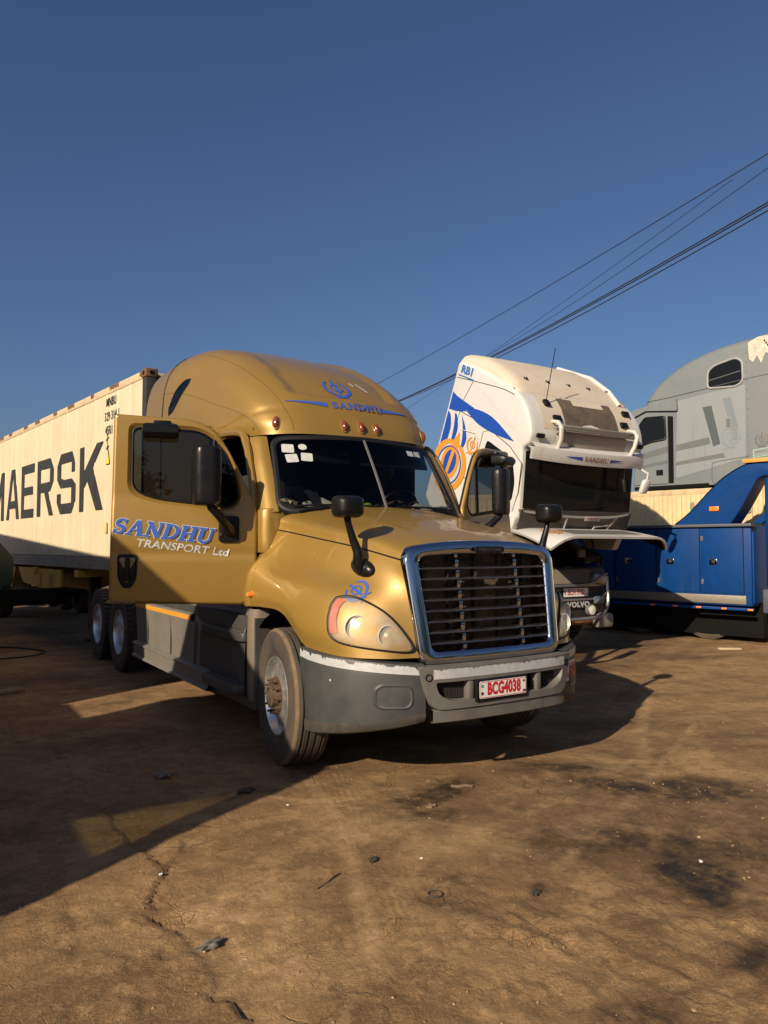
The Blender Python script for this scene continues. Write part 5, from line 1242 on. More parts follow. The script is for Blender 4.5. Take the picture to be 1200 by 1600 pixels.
# windshield, lower black panel and tube guard
def wsh(x, z): return .03+(z-2.0)*.325+.022*(abs(x)/1.2)**6-.012
rows = [[vP(-1.17+2.34*k/18, wsh(-1.17+2.34*k/18, z)-.022, z) for k in range(19)] for z in np.linspace(1.99, 2.78, 8)]
wg = vmake(B().grid(rows), 'windshield', M_vgl, None, 60)
for (x, z, w_, h_) in ((.45,2.35,.34,.40),(.62,2.3,.1,.3)): pass
vmake(B().tube([vP(-.3,-.02,2.02), vP(.35,.0,2.06), vP(.95,.06,2.12)], .010, 6), 'wiper', M_black, wg)
rows = [[vP(-1.20+2.4*k/18, -.036+.03*(abs(-1.2+2.4*k/18)/1.2)**6+.06*(z-1.985), z) for k in range(19)] for z in np.linspace(1.62, 1.985, 5)]
lowp = vmake(B().grid(rows), 'scuttle_panel', mat('scuttle_black', (.022,.020,.018), .45, dust=.4, dustcol=(.12,.085,.05), dscale=6), None, 60)
gp = lambda x, z, o=0.: vP(x, -.12-o+.14*(abs(x)/1.2)**3, z)
M_tube = mat('guard_tube', (.42,.40,.36), .35, metal=.7, dust=.3)
gd = empty('tube_guard', parent=vc)
for z in (1.93, 1.66): B().tube([gp(-1.22+2.44*k/16, z+.03*(abs(-1.22+2.44*k/16)/1.22)**2) for k in range(17)], .020, 8).make('guard_rail', M_tube, gd)
for x0, z0, x1, z1 in ((-.35,1.66,-.35,1.93),(.25,1.66,.30,1.78),(.30,1.78,.62,1.80),(.55,1.66,.80,1.93),(-1.1,1.68,-1.2,1.94)): B().tube([gp(x0,z0), gp(x1,z1)], .014, 6).make('guard_strut', M_tube, gd)
bdg = B().box(gp(.18,1.915,.02), (.34,.012,.07), .004).make('guard_badge', mat('badge_grey', (.30,.24,.23), .5), gd)
decalp('badge_lettering', [text2d('VOLVO', .055, .001, 1.2)], lambda a, z, off: gp(.18+a, 1.912+z, .028+off), mat('badge_text', (.16,.03,.03), .5), bdg, .001)
# side: door, windows, seams
SX = -W2-.001
def VS(y, z, off=0.): return vP(SX-off, y, z)
dw = roundpoly([(.20,2.02),(.24,2.30),(.42,2.60),(1.06,2.69),(1.10,2.05)], [.06,.10,.08,.06,.06], 4)
b = B(); v2, f2 = tri2d(dw); b.add([VS(a, z, .004) for a, z in v2], f2); dwin = vmake(b, 'door_window', M_vgl)
for pts in ([(1.18,1.30),(1.20,2.78),(1.05,2.845),(.55,2.75),(.22,2.60),(.12,2.19),(.13,1.85)], [(2.16,3.40),(1.74,3.44),(1.2,3.48),(.97,3.49),(.75,3.47)], [(1.74,3.44),(1.86,3.1),(1.88,2.8),(1.84,2.4),(1.80,1.6)], [(1.88,2.92),(1.5,2.90),(1.18,2.86)], [(2.23,1.95),(1.3,1.98)]):
    vmake(B().tube([VS(a, z, -.002) for a, z in roundpoly(pts+pts[-2:0:-1], .0)[:len(pts)]], .006, 5), 'panel_seam', M_blackm)
vmake(B().tube([VS(a, z, .008) for a, z in ((1.70,2.66),(1.36,2.70),(1.28,2.64))], .007, 5), 'panel_seam', mat('seam_grey', (.4,.38,.35), .5))
# livery on the side: blue sweeps and orange crossed-swords emblem
def poly(pts): v_, f_ = tri2d([tuple(p) for p in pts]); return (v_, f_)
def sp2(*pts): return [tuple(p) for p in spl(pts, 16)]
for pl_ in (sp2((2.165,3.17),(2.05,3.13),(1.87,3.10),(1.55,3.055))+sp2((1.55,3.055),(1.72,2.96),(1.95,2.90),(2.165,2.88))[1:],
            sp2((1.70,2.955),(1.56,3.045),(1.09,3.04),(.48,2.84))+sp2((.48,2.84),(.93,2.82),(1.35,2.85),(1.70,2.955))[1:-1],
            sp2((2.165,2.85),(2.08,2.80),(2.00,2.60),(2.03,2.3),(2.10,2.0),(2.165,1.85)),
            sp2((1.98,2.86),(1.92,2.84),(1.82,2.66),(1.84,2.45),(1.93,2.28))+sp2((1.93,2.28),(1.91,2.45),(1.93,2.68),(1.98,2.86))[1:-1],
            sp2((1.80,2.87),(1.66,2.74),(1.54,2.53),(1.62,2.30))+sp2((1.62,2.30),(1.64,2.50),(1.70,2.70),(1.80,2.87))[1:-1]):
    decalp('livery_sweep', [poly(pl_)], VS, M_vblue, shell, .004, split=.3)
def KH(cy, cz, sc, tl): return lambda a, b, off: VS(cy-(a*math.cos(tl)-b*math.sin(tl))*sc, cz+(a*math.sin(tl)+b*math.cos(tl))*sc, off)
KB = KH(1.80,2.04,.92,rad(-6))
decalp('emblem_field', [xf2d(ring2d(.40,0,30), 1, 1.0)], KB, M_white, shell, .005); decalp('emblem_field', [xf2d(ring2d(.21,0,28), 1, 1.35, dy=.06)], KB, M_vblue, shell, .0065)
decalp('side_emblem', [bar2d((0,.46),(0,-.34),.10,.06), xf2d(ring2d(.25,.175,28), 1, 1.28, dy=.06), arc2d((0,.0),.42,100,-75,.02,.06,.12,20), arc2d((0,.0),.42,80,255,.02,.06,.12,20), bar2d((-.2,-.40),(.2,-.50),.08), ([(0,.62),(.10,.40),(0,.30),(-.10,.40)], [(0,1,2,3)])], KB, M_vor, shell, .008)
decalp('emblem_line', [arc2d((0,.0),.33,100,-75,.015,.02,.03,20), arc2d((0,.0),.33,80,255,.015,.02,.03,20)], KB, M_vblue, shell, .011)
decalp('small_emblem', khanda2d(1), KH(1.36,2.50,.32,rad(-6)), M_vor, shell, .008)
decalp('fleet_code', [text2d('RB1', .17, .007, 1.15)], lambda a, b, off: VS(1.94-a, 3.55+b, off), mat('code_blue', (.03,.12,.35), .5), shell, .006)
decalp('fleet_code_line', [bar2d((-.2,-.10),(.2,-.10),.02)], lambda a, b, off: VS(1.94-a, 3.55+b, off), mat('code_blue', (.03,.12,.35), .5), shell, .006)
# mirror stalk on the far side, step corner below
for s in (1,):
    mi_ = empty('mirror', parent=vc); B().tube([vP(s*1.15,.15,2.72), vP(s*1.28,.0,2.66), vP(s*1.28,-.02,2.55)], .018, 8).make('mirror_arm', M_wht, mi_); B().box(vP(s*1.28,-.02,2.45), (.16,.09,.24), .05).make('mirror_housing', M_wht if s > 0 else M_black, mi_)
for s in (-1, 1):
    vmake(B().prism(roundpoly([(.0,1.86),(.06,1.30),(.55,1.12),(.95,1.30),(.40,1.55),(.2,1.90)], .05, 4), lambda a, b_, t: vP(s*t, a, b_), 1.12, 1.26, .03), 'corner_panel', M_wht)
# cab underside
vmake(B().box(vP(0,1.1,1.10), (2.2,1.9,.10), .02), 'cab_floor', M_steel)
# raised front lid
lid = empty('bonnet_lid', (0,-.12,1.93), parent=vol)
LID = lambda t, e: (.42-(1.42-.12*e**2)*t, .03-.08*t-.08*t*t-.17*e**2*t*(.3+.7*t))
rows = []
for k in range(25):
    x = -1.24+2.48*k/24; e = max(0, (abs(x)-.86)/.38); r = []
    for j in range(9):
        t = j/8; r.append((x*(1+.02*t), LID(t, e)[0], LID(t, e)[1]+.02*math.sin(math.pi*t)))
    rows.append(r)
top_ = [[p for p in r] for r in rows]; bot_ = [[(p[0]*.985, p[1]+.012, p[2]-.030) for p in r] for r in rows]
b = B(); b.grid(top_); b.grid(bot_)
per = lambda g: [r[0] for r in g]+[g[-1][j] for j in range(1, 9)]+[r[-1] for r in g[::-1]][1:]+[g[0][j] for j in range(7, 0, -1)]
b.grid([per(top_), per(bot_)], closev=True); b.make('lid_skin', [M_wht], lid, 50)
b = B(); g2 = [[(rows[i][j][0], rows[i][j][1], rows[i][j][2]+.005) for j in range(5, 8)] for i in range(5, 20)]
b.grid(g2); b.make('lid_grille', mat('lid_mesh', (.09,.085,.08), .6, dust=.4, dustcol=(.22,.17,.11), dscale=9), lid)
b = B(); b.grid([[(p[0]*.96, p[1]+.02, p[2]-.034) for p in r] for r in rows]); b.make('lid_inner', M_blackm, lid)
KL = lambda a, b_, off: (-.88+a, -.30-b_*.9+0*off, -.085-.02+a*.10+off-.12*b_*.0-.015)
def lid_pt(x, t, off):
    e = max(0, (abs(x)-.86)/.38); return (x*(1+.02*t), LID(t, e)[0], LID(t, e)[1]+.02*math.sin(math.pi*t)+off)
decalp('lid_emblem', khanda2d(1), lambda a, b_, off: lid_pt(-.93+a*.28, .72-b_*.30, off), M_vor, lid, .008)
for s in (-1, 1): B().tube([(s*.75,.20,-.05), (s*.70,.02,-.55)], .014, 6).make('gas_strut', M_steel, lid)
rr_ = np.random.default_rng(11)
bay = empty('engine_bay', parent=vol)
for k in range(16):
    x0 = rr_.uniform(-1.0,.95); z0 = rr_.uniform(1.15,1.75); y0 = rr_.uniform(-.12,.10); x1 = x0+rr_.uniform(-.5,.5); z1 = z0-rr_.uniform(.1,.55)
    B().tube([tuple(p) for p in spl([(x0,y0,z0),((x0+x1)/2+rr_.uniform(-.15,.15),y0-.10,(z0+z1)/2+.08),(x1,y0+.02,z1)], 14)], rr_.uniform(.009,.026), 8).make('hose', (M_steel, M_black, mat('hose_grey', (.10,.10,.095), .5))[k % 3], bay)
for k in range(9): B().box((rr_.uniform(-1.0,.9), rr_.uniform(-.10,.10), rr_.uniform(1.15,1.65)), tuple(rr_.uniform(.06,.20,3)), .012).make('housing', (M_steel, mat('cast_alu', (.16,.15,.14), .5, metal=.5), M_blackm)[k % 3], bay)
for k in range(4): B().tube([(-1.10+.05*k,-.02,1.20),(-1.06+.03*k,-.06,1.5),(-1.12+.02*k,.02,1.85)], .016, 6).make('cable', (M_wht, M_black, M_bar_ if False else M_steel, M_whtd)[k], bay)
B().box((-1.12,.05,1.55), (.10,.14,.62), .02).make('hinge_post', M_whtd, bay)
# fixed front end: frame, engine, lower grille, bumper with bars
fe = empty('nose', parent=vol)
B().box((-.10,.35,1.15), (1.5,.5,.9), .05).make('cooling_pack', M_blackm, fe); B().box((0,2.8,.85), (.95,5.4,.3), .02).make('frame', M_steel, fe); B().box((0,1.5,1.25), (.8,1.3,.9), .1).make('engine', M_steel, fe)
BX = -.135
b = B(); b.box((BX,-.30,.92), (1.42,.14,.85), .06); b.make('grille_body', mat('grille_black', (.018,.018,.018), .5, dust=.3, dustcol=(.08,.06,.04), dscale=6), fe)
hx = B()
for r in range(7):
    for c_ in range(22):
        cx_ = BX-.66+c_*.046+(r % 2)*.023; cz_ = 1.12+r*.030
        q = B().tube([(cx_+.017*math.cos(a), -.375, cz_+.015*math.sin(a)) for a in np.linspace(0, 2*math.pi, 7)[:-1]], .0035, 4, close=True); hx.add(q.v, q.f)
tag(hx.make('grille_mesh', mat('mesh_grey', (.30,.26,.20), .5), fe), kind='stuff')
M_bar = mat('bar_metal', (.35,.34,.32), .3, metal=.85, dust=.3, dustcol=(.15,.11,.07), dscale=6)
for z, x0, x1 in ((1.07,-.72,.62),(.86,-.72,.62)):
    B().box((BX+(x0+x1)/2+.05,-.385,z), (x1-x0,.03,.035), .008).make('trim_bar', M_bar, fe)
for z in (1.01, .955): B().box((BX,-.375,z), (1.3,.03,.02), .006).make('slat', M_steel, fe)
def vtube(pts, r=.028): return B().tube([tuple(p) for p in spl([np.array(p, float) for p in pts], 24)], r, 8).make('bull_bar', M_bar, fe)
vtube([(BX-.7,-.50,.585),(BX+.2,-.50,.58),(BX+.50,-.49,.63),(BX+.66,-.45,.80),(BX+.69,-.42,1.0),(BX+.70,-.40,1.20)]); vtube([(BX-.7,-.47,1.08),(BX+.2,-.47,1.09),(BX+.45,-.46,1.18),(BX+.68,-.42,1.24)], .02); vtube([(BX+.36,-.45,.80),(BX+.52,-.47,.90),(BX+.68,-.42,.95)], .02)
B().box((BX+.52,-.40,.84), (.22,.05,.12), .02).make('lamp_glass', mat('lamp_blueglass', (.10,.16,.22), .12, metal=.4), fe)
B().box((BX+.50,-.38,1.16), (.30,.16,.16), .05, Matrix.Rotation(.2, 4, 'Y')).make('hinge_cover', M_bar, fe)
fl_ = B().lathe([(.085,.03),(.085,-.03),(.075,-.04),(.06,-.03),(.03,-.01),(0,0)], 24, Matrix.Translation((BX+.28,-.44,.70)) @ Matrix.Rotation(rad(90), 4, 'Z')).make('fog_lamp', M_bar, fe)
B().lathe([(.07,-.038),(.04,-.045),(0,-.048)], 20, Matrix.Translation((BX+.28,-.44,.70)) @ Matrix.Rotation(rad(90), 4, 'Z')).make('lens', mat('lens_pale', (.6,.6,.55), .2, coat=.5), fl_)
B().box((BX+.57,-.40,.53), (.34,.22,.22), .05).make('bumper_end', mat('bumper_grey', (.14,.13,.12), .6, dust=.5, dustcol=(.22,.17,.11)), fe); B().box((BX+.1,-.36,.53), (.5,.1,.10), .02).make('rusty_crossmember', mat('rust_red', (.20,.075,.03), .8, var=.4, vscale=15), fe)
vp = empty('number_plate', parent=fe); VPF = lambda a, b_, off=0.: (BX+.005+a, -.412-off, .972+b_)
B().prism(rrect(.52,.125,.012,3), lambda a, b_, t: (BX+.005+a, t, .972+b_), -.404, -.4115).make('plate', M_plate, vp)
decalp('plate_number', [xf2d(text2d('BCH 9982', .118, .003, .70), 1, dx=.0)], VPF, M_red, vp, .001)
decalp('plate_seal', [bar2d((-.238,-.03),(-.238,.035),.02)], VPF, M_ink, vp, .001)
decalp('plate_country', [xf2d(text2d('ZM', .03, .001), 1, dx=.235, dy=-.03)], VPF, M_ink, vp, .001)
decalp('maker_name', [text2d('VOLVO', .105, .006, 1.25, space=1.12)], lambda a, b_, off: (BX+.06+a, -.402-off, .835-.0+b_-.05), M_white, fe, .004)
B().box((BX+.04,-.385,.785), (.62,.03,.12), .01).make('name_panel', M_black, fe)
for y in (1.1, 4.6, 5.9):
    for s in (-1, 1): B().lathe([(.29,0),(.30,-.13),(.46,-.15),(.515,-.12),(.515,.12),(.46,.15),(.3,.13),(.29,0)], 32, Matrix.Translation((s*1.03, y, .515))).make('wheel', M_tyre, vol)
# ================================================================== blue recovery truck
M_bl = mat('recovery_blue', (.002,.034,.145), .5, coat=0., spec=.14, var=.14, vscale=2.5, bump=.04, bscale=4, streak=(.4, (.03,.06,.13), 10.))
M_bldk = mat('recovery_trim', (.045,.055,.085), .5, dust=.4, dustcol=(.14,.12,.10), dscale=4)
blu = empty('recovery_truck', (8.32, 3.138, 0), rad(12.5), label='blue recovery truck with tool lockers and a curved boom behind the tipped truck', cat='truck')
bL = 3.4
B().box((1.1, bL/2, 1.335), (2.2-.04, bL, 1.36), .012).make('body', M_bl, blu)
for (y0, y1) in ((.12,.845),(.855,1.64),(1.65,2.45),(2.46,3.3)):
    dr = B().prism([(y0+.004,.86),(y1-.004,.86),(y1-.004,1.975),(y0+.004,1.975)], lambda a, b, t: (t, a, b), .008, .021, .003).make('locker_door', M_bl, blu)
    for zh in (1.05,1.80): B().box((.004,y1-.03,zh), (.012,.05,.09), .004).make('hinge', M_bldk, dr)
    B().tube([(.002,y0+.002,.865),(.002,y0+.002,1.97)], .006, 5).make('door_gap', M_blackm, dr)
    yh = (y0+y1)/2+.14
    lt = B().box((.003,yh,1.395), (.014,.135,.105), .01).make('latch', M_chrome, dr); B().box((-.006,yh,1.395), (.012,.06,.05), .004).make('latch_paddle', M_steel, lt)
b = B().prism([(-.03,2.0),(bL,2.0),(bL,2.05),(-.03,2.05)], lambda a, b_, t: (t, a, b_), -.05, .16, .01); b.make('top_ledge', M_bldk, blu)
# chequer plate strip
st = B().box((.006, bL/2+.04, .755), (.014, bL-.10, .145), .003).make('chequer_strip', mat('chequer_metal', (.20,.18,.15), .45, metal=.5, dust=.35, dustcol=(.17,.14,.10), dscale=8), blu)
b = B()
for r in range(5):
    for k in range(86):
        a = rad(45 if (k+r) % 2 else -45); b.box((-.0025, .10+k*.038+(r % 2)*.0, .70+r*.027), (.005,.027,.007), 0, Matrix.Rotation(a, 4, 'X'))
tag(b.make('chequer_studs', mat('chequer_metal', ), st, smooth=False), kind='stuff')
B().box((.02, bL/2, .60), (.07, bL+.06, .05), .012).make('side_rail', M_bl, blu)
for y in (.02,.45,.88,1.30,1.72): 
    lp = B().box((-.02,y,.60), (.02,.085,.032), .008).make('side_lamp', M_orange, blu)
# end face and post at the near end
B().box((1.1,-.015,1.3), (2.1,.03,1.2), .006).make('end_panel', M_bl, blu)
pst = B().prism(roundpoly([(.02,-.55),(.02,-.21),(.5,-.21),(.5,-.55)], [.10,.10,.02,.02], 5), lambda a, b_, t: (a, b_, t), .98, 2.80, .05, 4); pst.make('end_post', M_bl, blu)
B().box((.30,-.40,.75), (.5,.5,.4), .03).make('bumper', M_bldk, blu)
# curved boom: outline in the side plane, real thickness
ctop = spl([(1.42,2.055),(1.22,2.20),(1.04,2.37),(.80,2.62),(.54,2.86),(.21,3.05),(-.02,3.09),(-.45,3.09)], 28); cbot = spl([(-.45,2.86),(-.08,2.85),(.05,2.68),(.22,2.38),(.40,2.10),(.44,2.055)], 18)
for x0, x1 in ((.30,.80),):
    bm_ = B().prism([tuple(p) for p in ctop]+[tuple(p) for p in cbot], lambda a, b_, t: (t, a, b_), x0, x1, .012).make('boom_cheek', M_bl, blu)
    B().box((x0-.012,.70,2.33), (.03,.17,.085), .02).make('marker_lamp', M_orange, bm_)
rows = [[(x, p[0], p[1]+.012) for x in (.28,.45,.65,.82)] for p in ctop]; B().grid(rows).make('boom_cover', M_bldk, blu)
B().prism([(.10,2.07),(.28,2.07),(-.45,2.72),(-.45,2.55)], lambda a, b_, t: (t, a, b_), .90, 1.02, .01).make('boom_strut', M_bl, blu)
B().prism([(.18,3.10),(.20,3.17),(-.5,3.17),(-.5,3.10)], lambda a, b_, t: (t, a, b_), .25, .9, .008).make('light_bar', mat('bar_amber', (.55,.27,.03), .5, dust=.4), blu)
for y in (.9, 2.2):
    B().lathe([(.29,0),(.30,-.13),(.46,-.15),(.515,-.12),(.515,.12),(.46,.15),(.3,.13),(.29,0)], 28, Matrix.Translation((.55, y, .515))).make('wheel', M_tyre, blu)
B().box((1.1,1.5,.62), (1.2,3.0,.3)).make('frame', M_steel, blu); B().box((1.25,1.7,.40), (1.7,3.5,.62), .02).make('underbody_shade', M_blackm, blu)  # last: black box added to stand in for the deep shade underneath
# ================================================================== pale container with grey cab on top
pc = empty('storage_container', (10.39, 4.145, 0), rad(13), label='pale yellow container standing on the ground under the grey cab', cat='container')
M_pale = mat('pale_container', (.58,.46,.25), .55, var=.1, vscale=1.2, dust=.4, dustcol=(.36,.22,.10), dscale=2.5, streak=(.5, (.25,.14,.06), 7.))
rows = []
for z in np.linspace(.15, 2.74, 4):
    r = []
    for k in range(40):
        y = -3.2+.2*k; r += [(.03, y, z), (.03, y+.06, z), (.0, y+.09, z), (.0, y+.17, z)]
    rows.append(r)
B().grid(rows).make('side_panel', M_pale, pc, 20)
B().box((1.25,.85,2.80), (2.44,8.1,.13), .01).make('top_rail', mat('pale_rail', (.55,.42,.24), .6, dust=.6, dustcol=(.22,.13,.07), dscale=4), pc); B().box((1.25,.85,.09), (2.44,8.1,.16), .01).make('bottom_rail', M_pale, pc)
B().box((2.44,.85,1.45), (.04,8.0,2.6)).make('side_panel', M_pale, pc); B().box((1.22,4.88,1.45), (2.4,.04,2.6)).make('end_panel', M_pale, pc); B().box((1.22,-3.18,1.45), (2.4,.04,2.6)).make('end_panel', M_pale, pc)
for k, (y, z, h_) in enumerate(((1.35,2.50,.16),(1.22,2.45,.2),(.25,2.45,.25))): decalp('stain', [xf2d(tri2d(rrect(.10,h_,.04)), 1, dx=y, dy=z)], lambda a, b_, off: (-off, a, b_), mat('stain_grey', (.22,.18,.13), .8), pc, .004)
# ---- grey cab
M_gr = mat('grey_cab_paint', (.125,.148,.155), .42, var=.06, vscale=1.6, dust=.28, dustcol=(.17,.155,.13), dscale=2.2, streak=(.45, (.09,.10,.095), 9.))
M_grl = mat('grey_cab_light', (.175,.20,.207), .45, dust=.25, dustcol=(.22,.205,.18), dscale=2, streak=(.4, (.10,.11,.105), 9.)); M_grd = mat('grey_stripe', (.07,.09,.095), .5, dust=.2)
gc = empty('truck_cab', (10.39, 4.145, 2.875), rad(13), label='faded grey sleeper cab without its nose standing on the pale container', cat='cab')
Gz = lambda z: z-2.875
prof = [(2.66,2.92),(2.62,3.82),(2.69,4.42),(2.68,4.50),(2.58,4.64),(2.38,4.74),(2.08,5.12),(1.64,5.44),(1.13,5.64),(.57,5.76),(-.10,5.83)]
top_s = [tuple(p) for p in spl(prof[5:], 22)]
outl = prof[:5]+top_s+[(-.9,5.86),(-.9,2.92)]
rows = []
for x, d in ((.0,.16),(.004,.10),(.025,.05),(.07,.015),(.14,0),(.7,-.02),(1.2,-.03),(1.7,-.02),(2.26,0),(2.33,.015),(2.375,.05),(2.396,.10),(2.40,.16)):
    rows.append([(x, (y-d*.5 if y > 2.3 else y), Gz(z-d if z > 4.6 else z)) for y, z in outl])
b = B().grid(rows, closev=True); n_ = len(outl); b.f += [tuple(range(n_))[::-1], tuple((len(rows)-1)*n_+k for k in range(n_))]; b.mi += [0, 0]
gsh = b.make('cab_shell', M_gr, gc, 35)
GS_ = lambda a, z, off=0.: (-off, a, Gz(z))
def gpan(name, pts, m, off=.004, par=None, rr=.02):
    v_, f_ = tri2d(roundpoly(pts, rr, 3)); bb = B(); bb.add([GS_(a, z, off) for a, z in v_], f_)
    pp = roundpoly(pts, rr, 3); bb.grid([[GS_(a, z, off) for a, z in pp], [GS_(a, z, -.01) for a, z in pp]], closev=True)
    return bb.make(name, m, par or gc, 30)
def gpath(name, pts, m, r=.006, off=.004, par=None, n=24): return B().tube([GS_(p[0], p[1], off) for p in spl(pts, n)], r, 5).make(name, m, par or gc)
gd_ = gpan('door', [(2.60,3.00),(2.555,3.80),(2.43,4.50),(1.84,4.47),(1.84,3.00)], M_gr, .02, rr=.05)
gw = gpan('door_window', [(2.52,3.84),(2.45,4.30),(2.33,4.44),(1.905,4.42),(1.89,3.96),(2.2,3.93)], M_vgl, .026, gd_, .05)
B().tube([GS_(*p, .028) for p in roundpoly([(2.53,3.82),(2.46,4.31),(2.335,4.46),(1.885,4.44),(1.87,3.94),(2.2,3.91)], .05, 3)], .014, 6, close=True).make('window_seal', M_rubber, gw)
gpan('door_gap', [(1.835,3.0),(1.835,4.44),(1.72,4.42),(1.73,3.0)], M_blackm, .004, rr=.01)
gpan('door_stripe', [(2.58,3.52),(2.565,3.64),(1.845,3.80),(1.845,3.66)], M_grd, .0235, gd_, .005); gpan('door_stripe', [(2.59,3.34),(2.585,3.40),(1.845,3.50),(1.845,3.43)], M_grd, .0235, gd_, .005)
hd = gpan('door_handle', [(2.10,3.18),(2.10,3.30),(1.95,3.30),(1.95,3.18)], M_black, .024, gd_, .01)
gpan('sun_visor', [(2.74,4.40),(2.72,4.52),(2.55,4.66),(1.62,4.78),(1.61,4.52),(2.3,4.60),(2.55,4.50)], M_gr, .06, rr=.03)
gpan('pale_panel', [(1.62,4.74),(.26,4.88),(.27,3.42),(1.68,3.10)], M_grl, .003, rr=.03)
gpan('stripe', [(1.67,3.67),(1.67,3.80),(.98,3.90),(.96,3.76)], M_grd, .006, rr=.005); gpan('stripe', [(1.68,3.37),(1.68,3.44),(.70,3.55),(.68,3.46)], M_grd, .006, rr=.005)
gpan('slanted_panel', [(1.10,4.53),(.92,4.54),(.76,3.74),(.90,3.70)], mat('slat_dark', (.045,.058,.062), .5), .007, rr=.005); gpan('slanted_panel', [(.70,4.66),(.54,4.66),(.36,3.80),(.50,3.78)], mat('stripe_mid', (.13,.155,.165), .5), .006, rr=.005)
vt = gpan('vent', [(.655,4.27),(.535,4.26),(.545,4.02),(.655,4.03)], M_grl, .012, rr=.02); gpan('vent_grille', [(.635,4.24),(.555,4.23),(.56,4.05),(.635,4.06)], M_grd, .015, vt, .01)
decalp('cab_emblem', khanda2d(1), lambda a, b_, off: GS_(.56-a*.42, 3.86+b_*.50, off), mat('emblem_faded', (.16,.19,.20), .5), gsh, .009)
sw_ = gpan('sleeper_window', [(.97,4.92),(.96,5.24),(.84,5.33),(.43,5.42),(.33,5.34),(.32,4.97),(.42,4.89)], M_vgl, .008, rr=.07)
B().tube([GS_(*p, .01) for p in roundpoly([(.99,4.90),(.98,5.25),(.85,5.355),(.43,5.445),(.305,5.355),(.295,4.96),(.42,4.865)], .08, 3)], .020, 6, close=True).make('window_seal', mat('window_trim', (.30,.30,.29), .5), sw_); gpath('window_bar', [(.95,5.06),(.34,5.16)], M_grd, .012, .012, sw_)
gpan('extender_panel', [(.20,2.95),(.20,5.68),(-.80,5.80),(-.80,2.95)], mat('extender_grey', (.115,.138,.15), .5, dust=.2), .006, rr=.01)
for k in range(14): B().lathe([(0,.006),(.009,.004),(.011,0)], 8, Matrix.Translation(GS_(.225,3.1+.185*k,.004)) @ Matrix.Rotation(math.pi, 4, 'Z') @ Matrix.Translation((0,0,0))).make('rivet', M_grd, gsh)
gpath('roof_joint', [(2.3,4.80),(1.6,4.85),(.2,4.99),(-.8,5.05)], M_grd, .008, .005)
gpath('hatch_joint', [(.93,3.38),(.93,2.99),(.80,2.94),(.20,2.94)], M_grd, .006, .006); gpath('hatch_joint', [(.93,3.36),(.70,3.40),(.22,3.44)], M_grd, .006, .006)
decalp('cab_emblem', khanda2d(1), lambda a, b_, off: GS_(-.03-a*.30, 3.74+b_*.32, off), M_grd, gsh, .012)
lb = gpan('owner_plate', [(.14,3.40),(.14,3.56),(-.45,3.62),(-.45,3.46)], mat('plate_green', (.26,.42,.30), .5), .010, rr=.01); gpan('plate_face', [(.125,3.415),(.125,3.55),(-.44,3.605),(-.44,3.475)], M_grl, .0125, lb, .008)
decalp('plate_lettering', [text2d('UNKAR LTD', .075, .001, .8, align='LEFT')], lambda a, b_, off: GS_(.11-a, 3.505+b_+a*.09, off), M_grd, lb, .014)
# torn patch at the upper rear edge
tp_ = [(.19,5.70),(.17,5.36),(.10,5.30),(.02,5.42),(-.05,5.25),(-.13,5.45),(-.25,5.40),(-.35,5.55),(-.35,5.80),(.0,5.78)]
gpan('torn_patch', tp_, mat('torn_fibre', (.46,.41,.33), .8, var=.35, vscale=9, bump=.4, bscale=20), .012, rr=.012)
for k in range(5): gpan('hole', [(-.12-.03*k,5.72-.05*k),(-.10-.03*k,5.68-.05*k),(-.14-.03*k,5.66-.05*k)], M_blackm, .016, rr=.004)
gpan('gap_shade', [(2.6,2.88),(2.6,2.96),(1.0,2.96),(1.0,2.88)], M_blackm, .006, rr=.01)  # black strip painted in for the shade in the gap below the cab
# ================================================================== people
def body(name, joints, edges, m, parent=None, sub=2):
    """joints: {name:(xyz, rx, ry)}; one continuous skinned surface"""
    ks = list(joints); me = bpy.data.meshes.new(name); me.from_pydata([joints[k][0] for k in ks], [(ks.index(a), ks.index(b)) for a, b in edges], [])
    me.materials.append(m); o = bpy.data.objects.new(name, me); COL.objects.link(o); parentto(o, parent)
    sk = o.modifiers.new('skin', 'SKIN'); sk.use_smooth_shade = True
    for i, k in enumerate(ks): me.skin_vertices[0].data[i].radius = joints[k][1:3]; me.skin_vertices[0].data[i].use_root = (i == 0)
    ss = o.modifiers.new('sub', 'SUBSURF'); ss.levels = sub; ss.render_levels = sub
    return o
M_skin = mat('skin', (.10,.052,.032), .55); M_shirt_d = mat('shirt_dark', (.035,.036,.040), .85, var=.2, vscale=20); M_shirt_b = mat('work_blue', (.015,.03,.13), .85, var=.2, vscale=20); M_hair = mat('hair', (.008,.007,.006), .8)
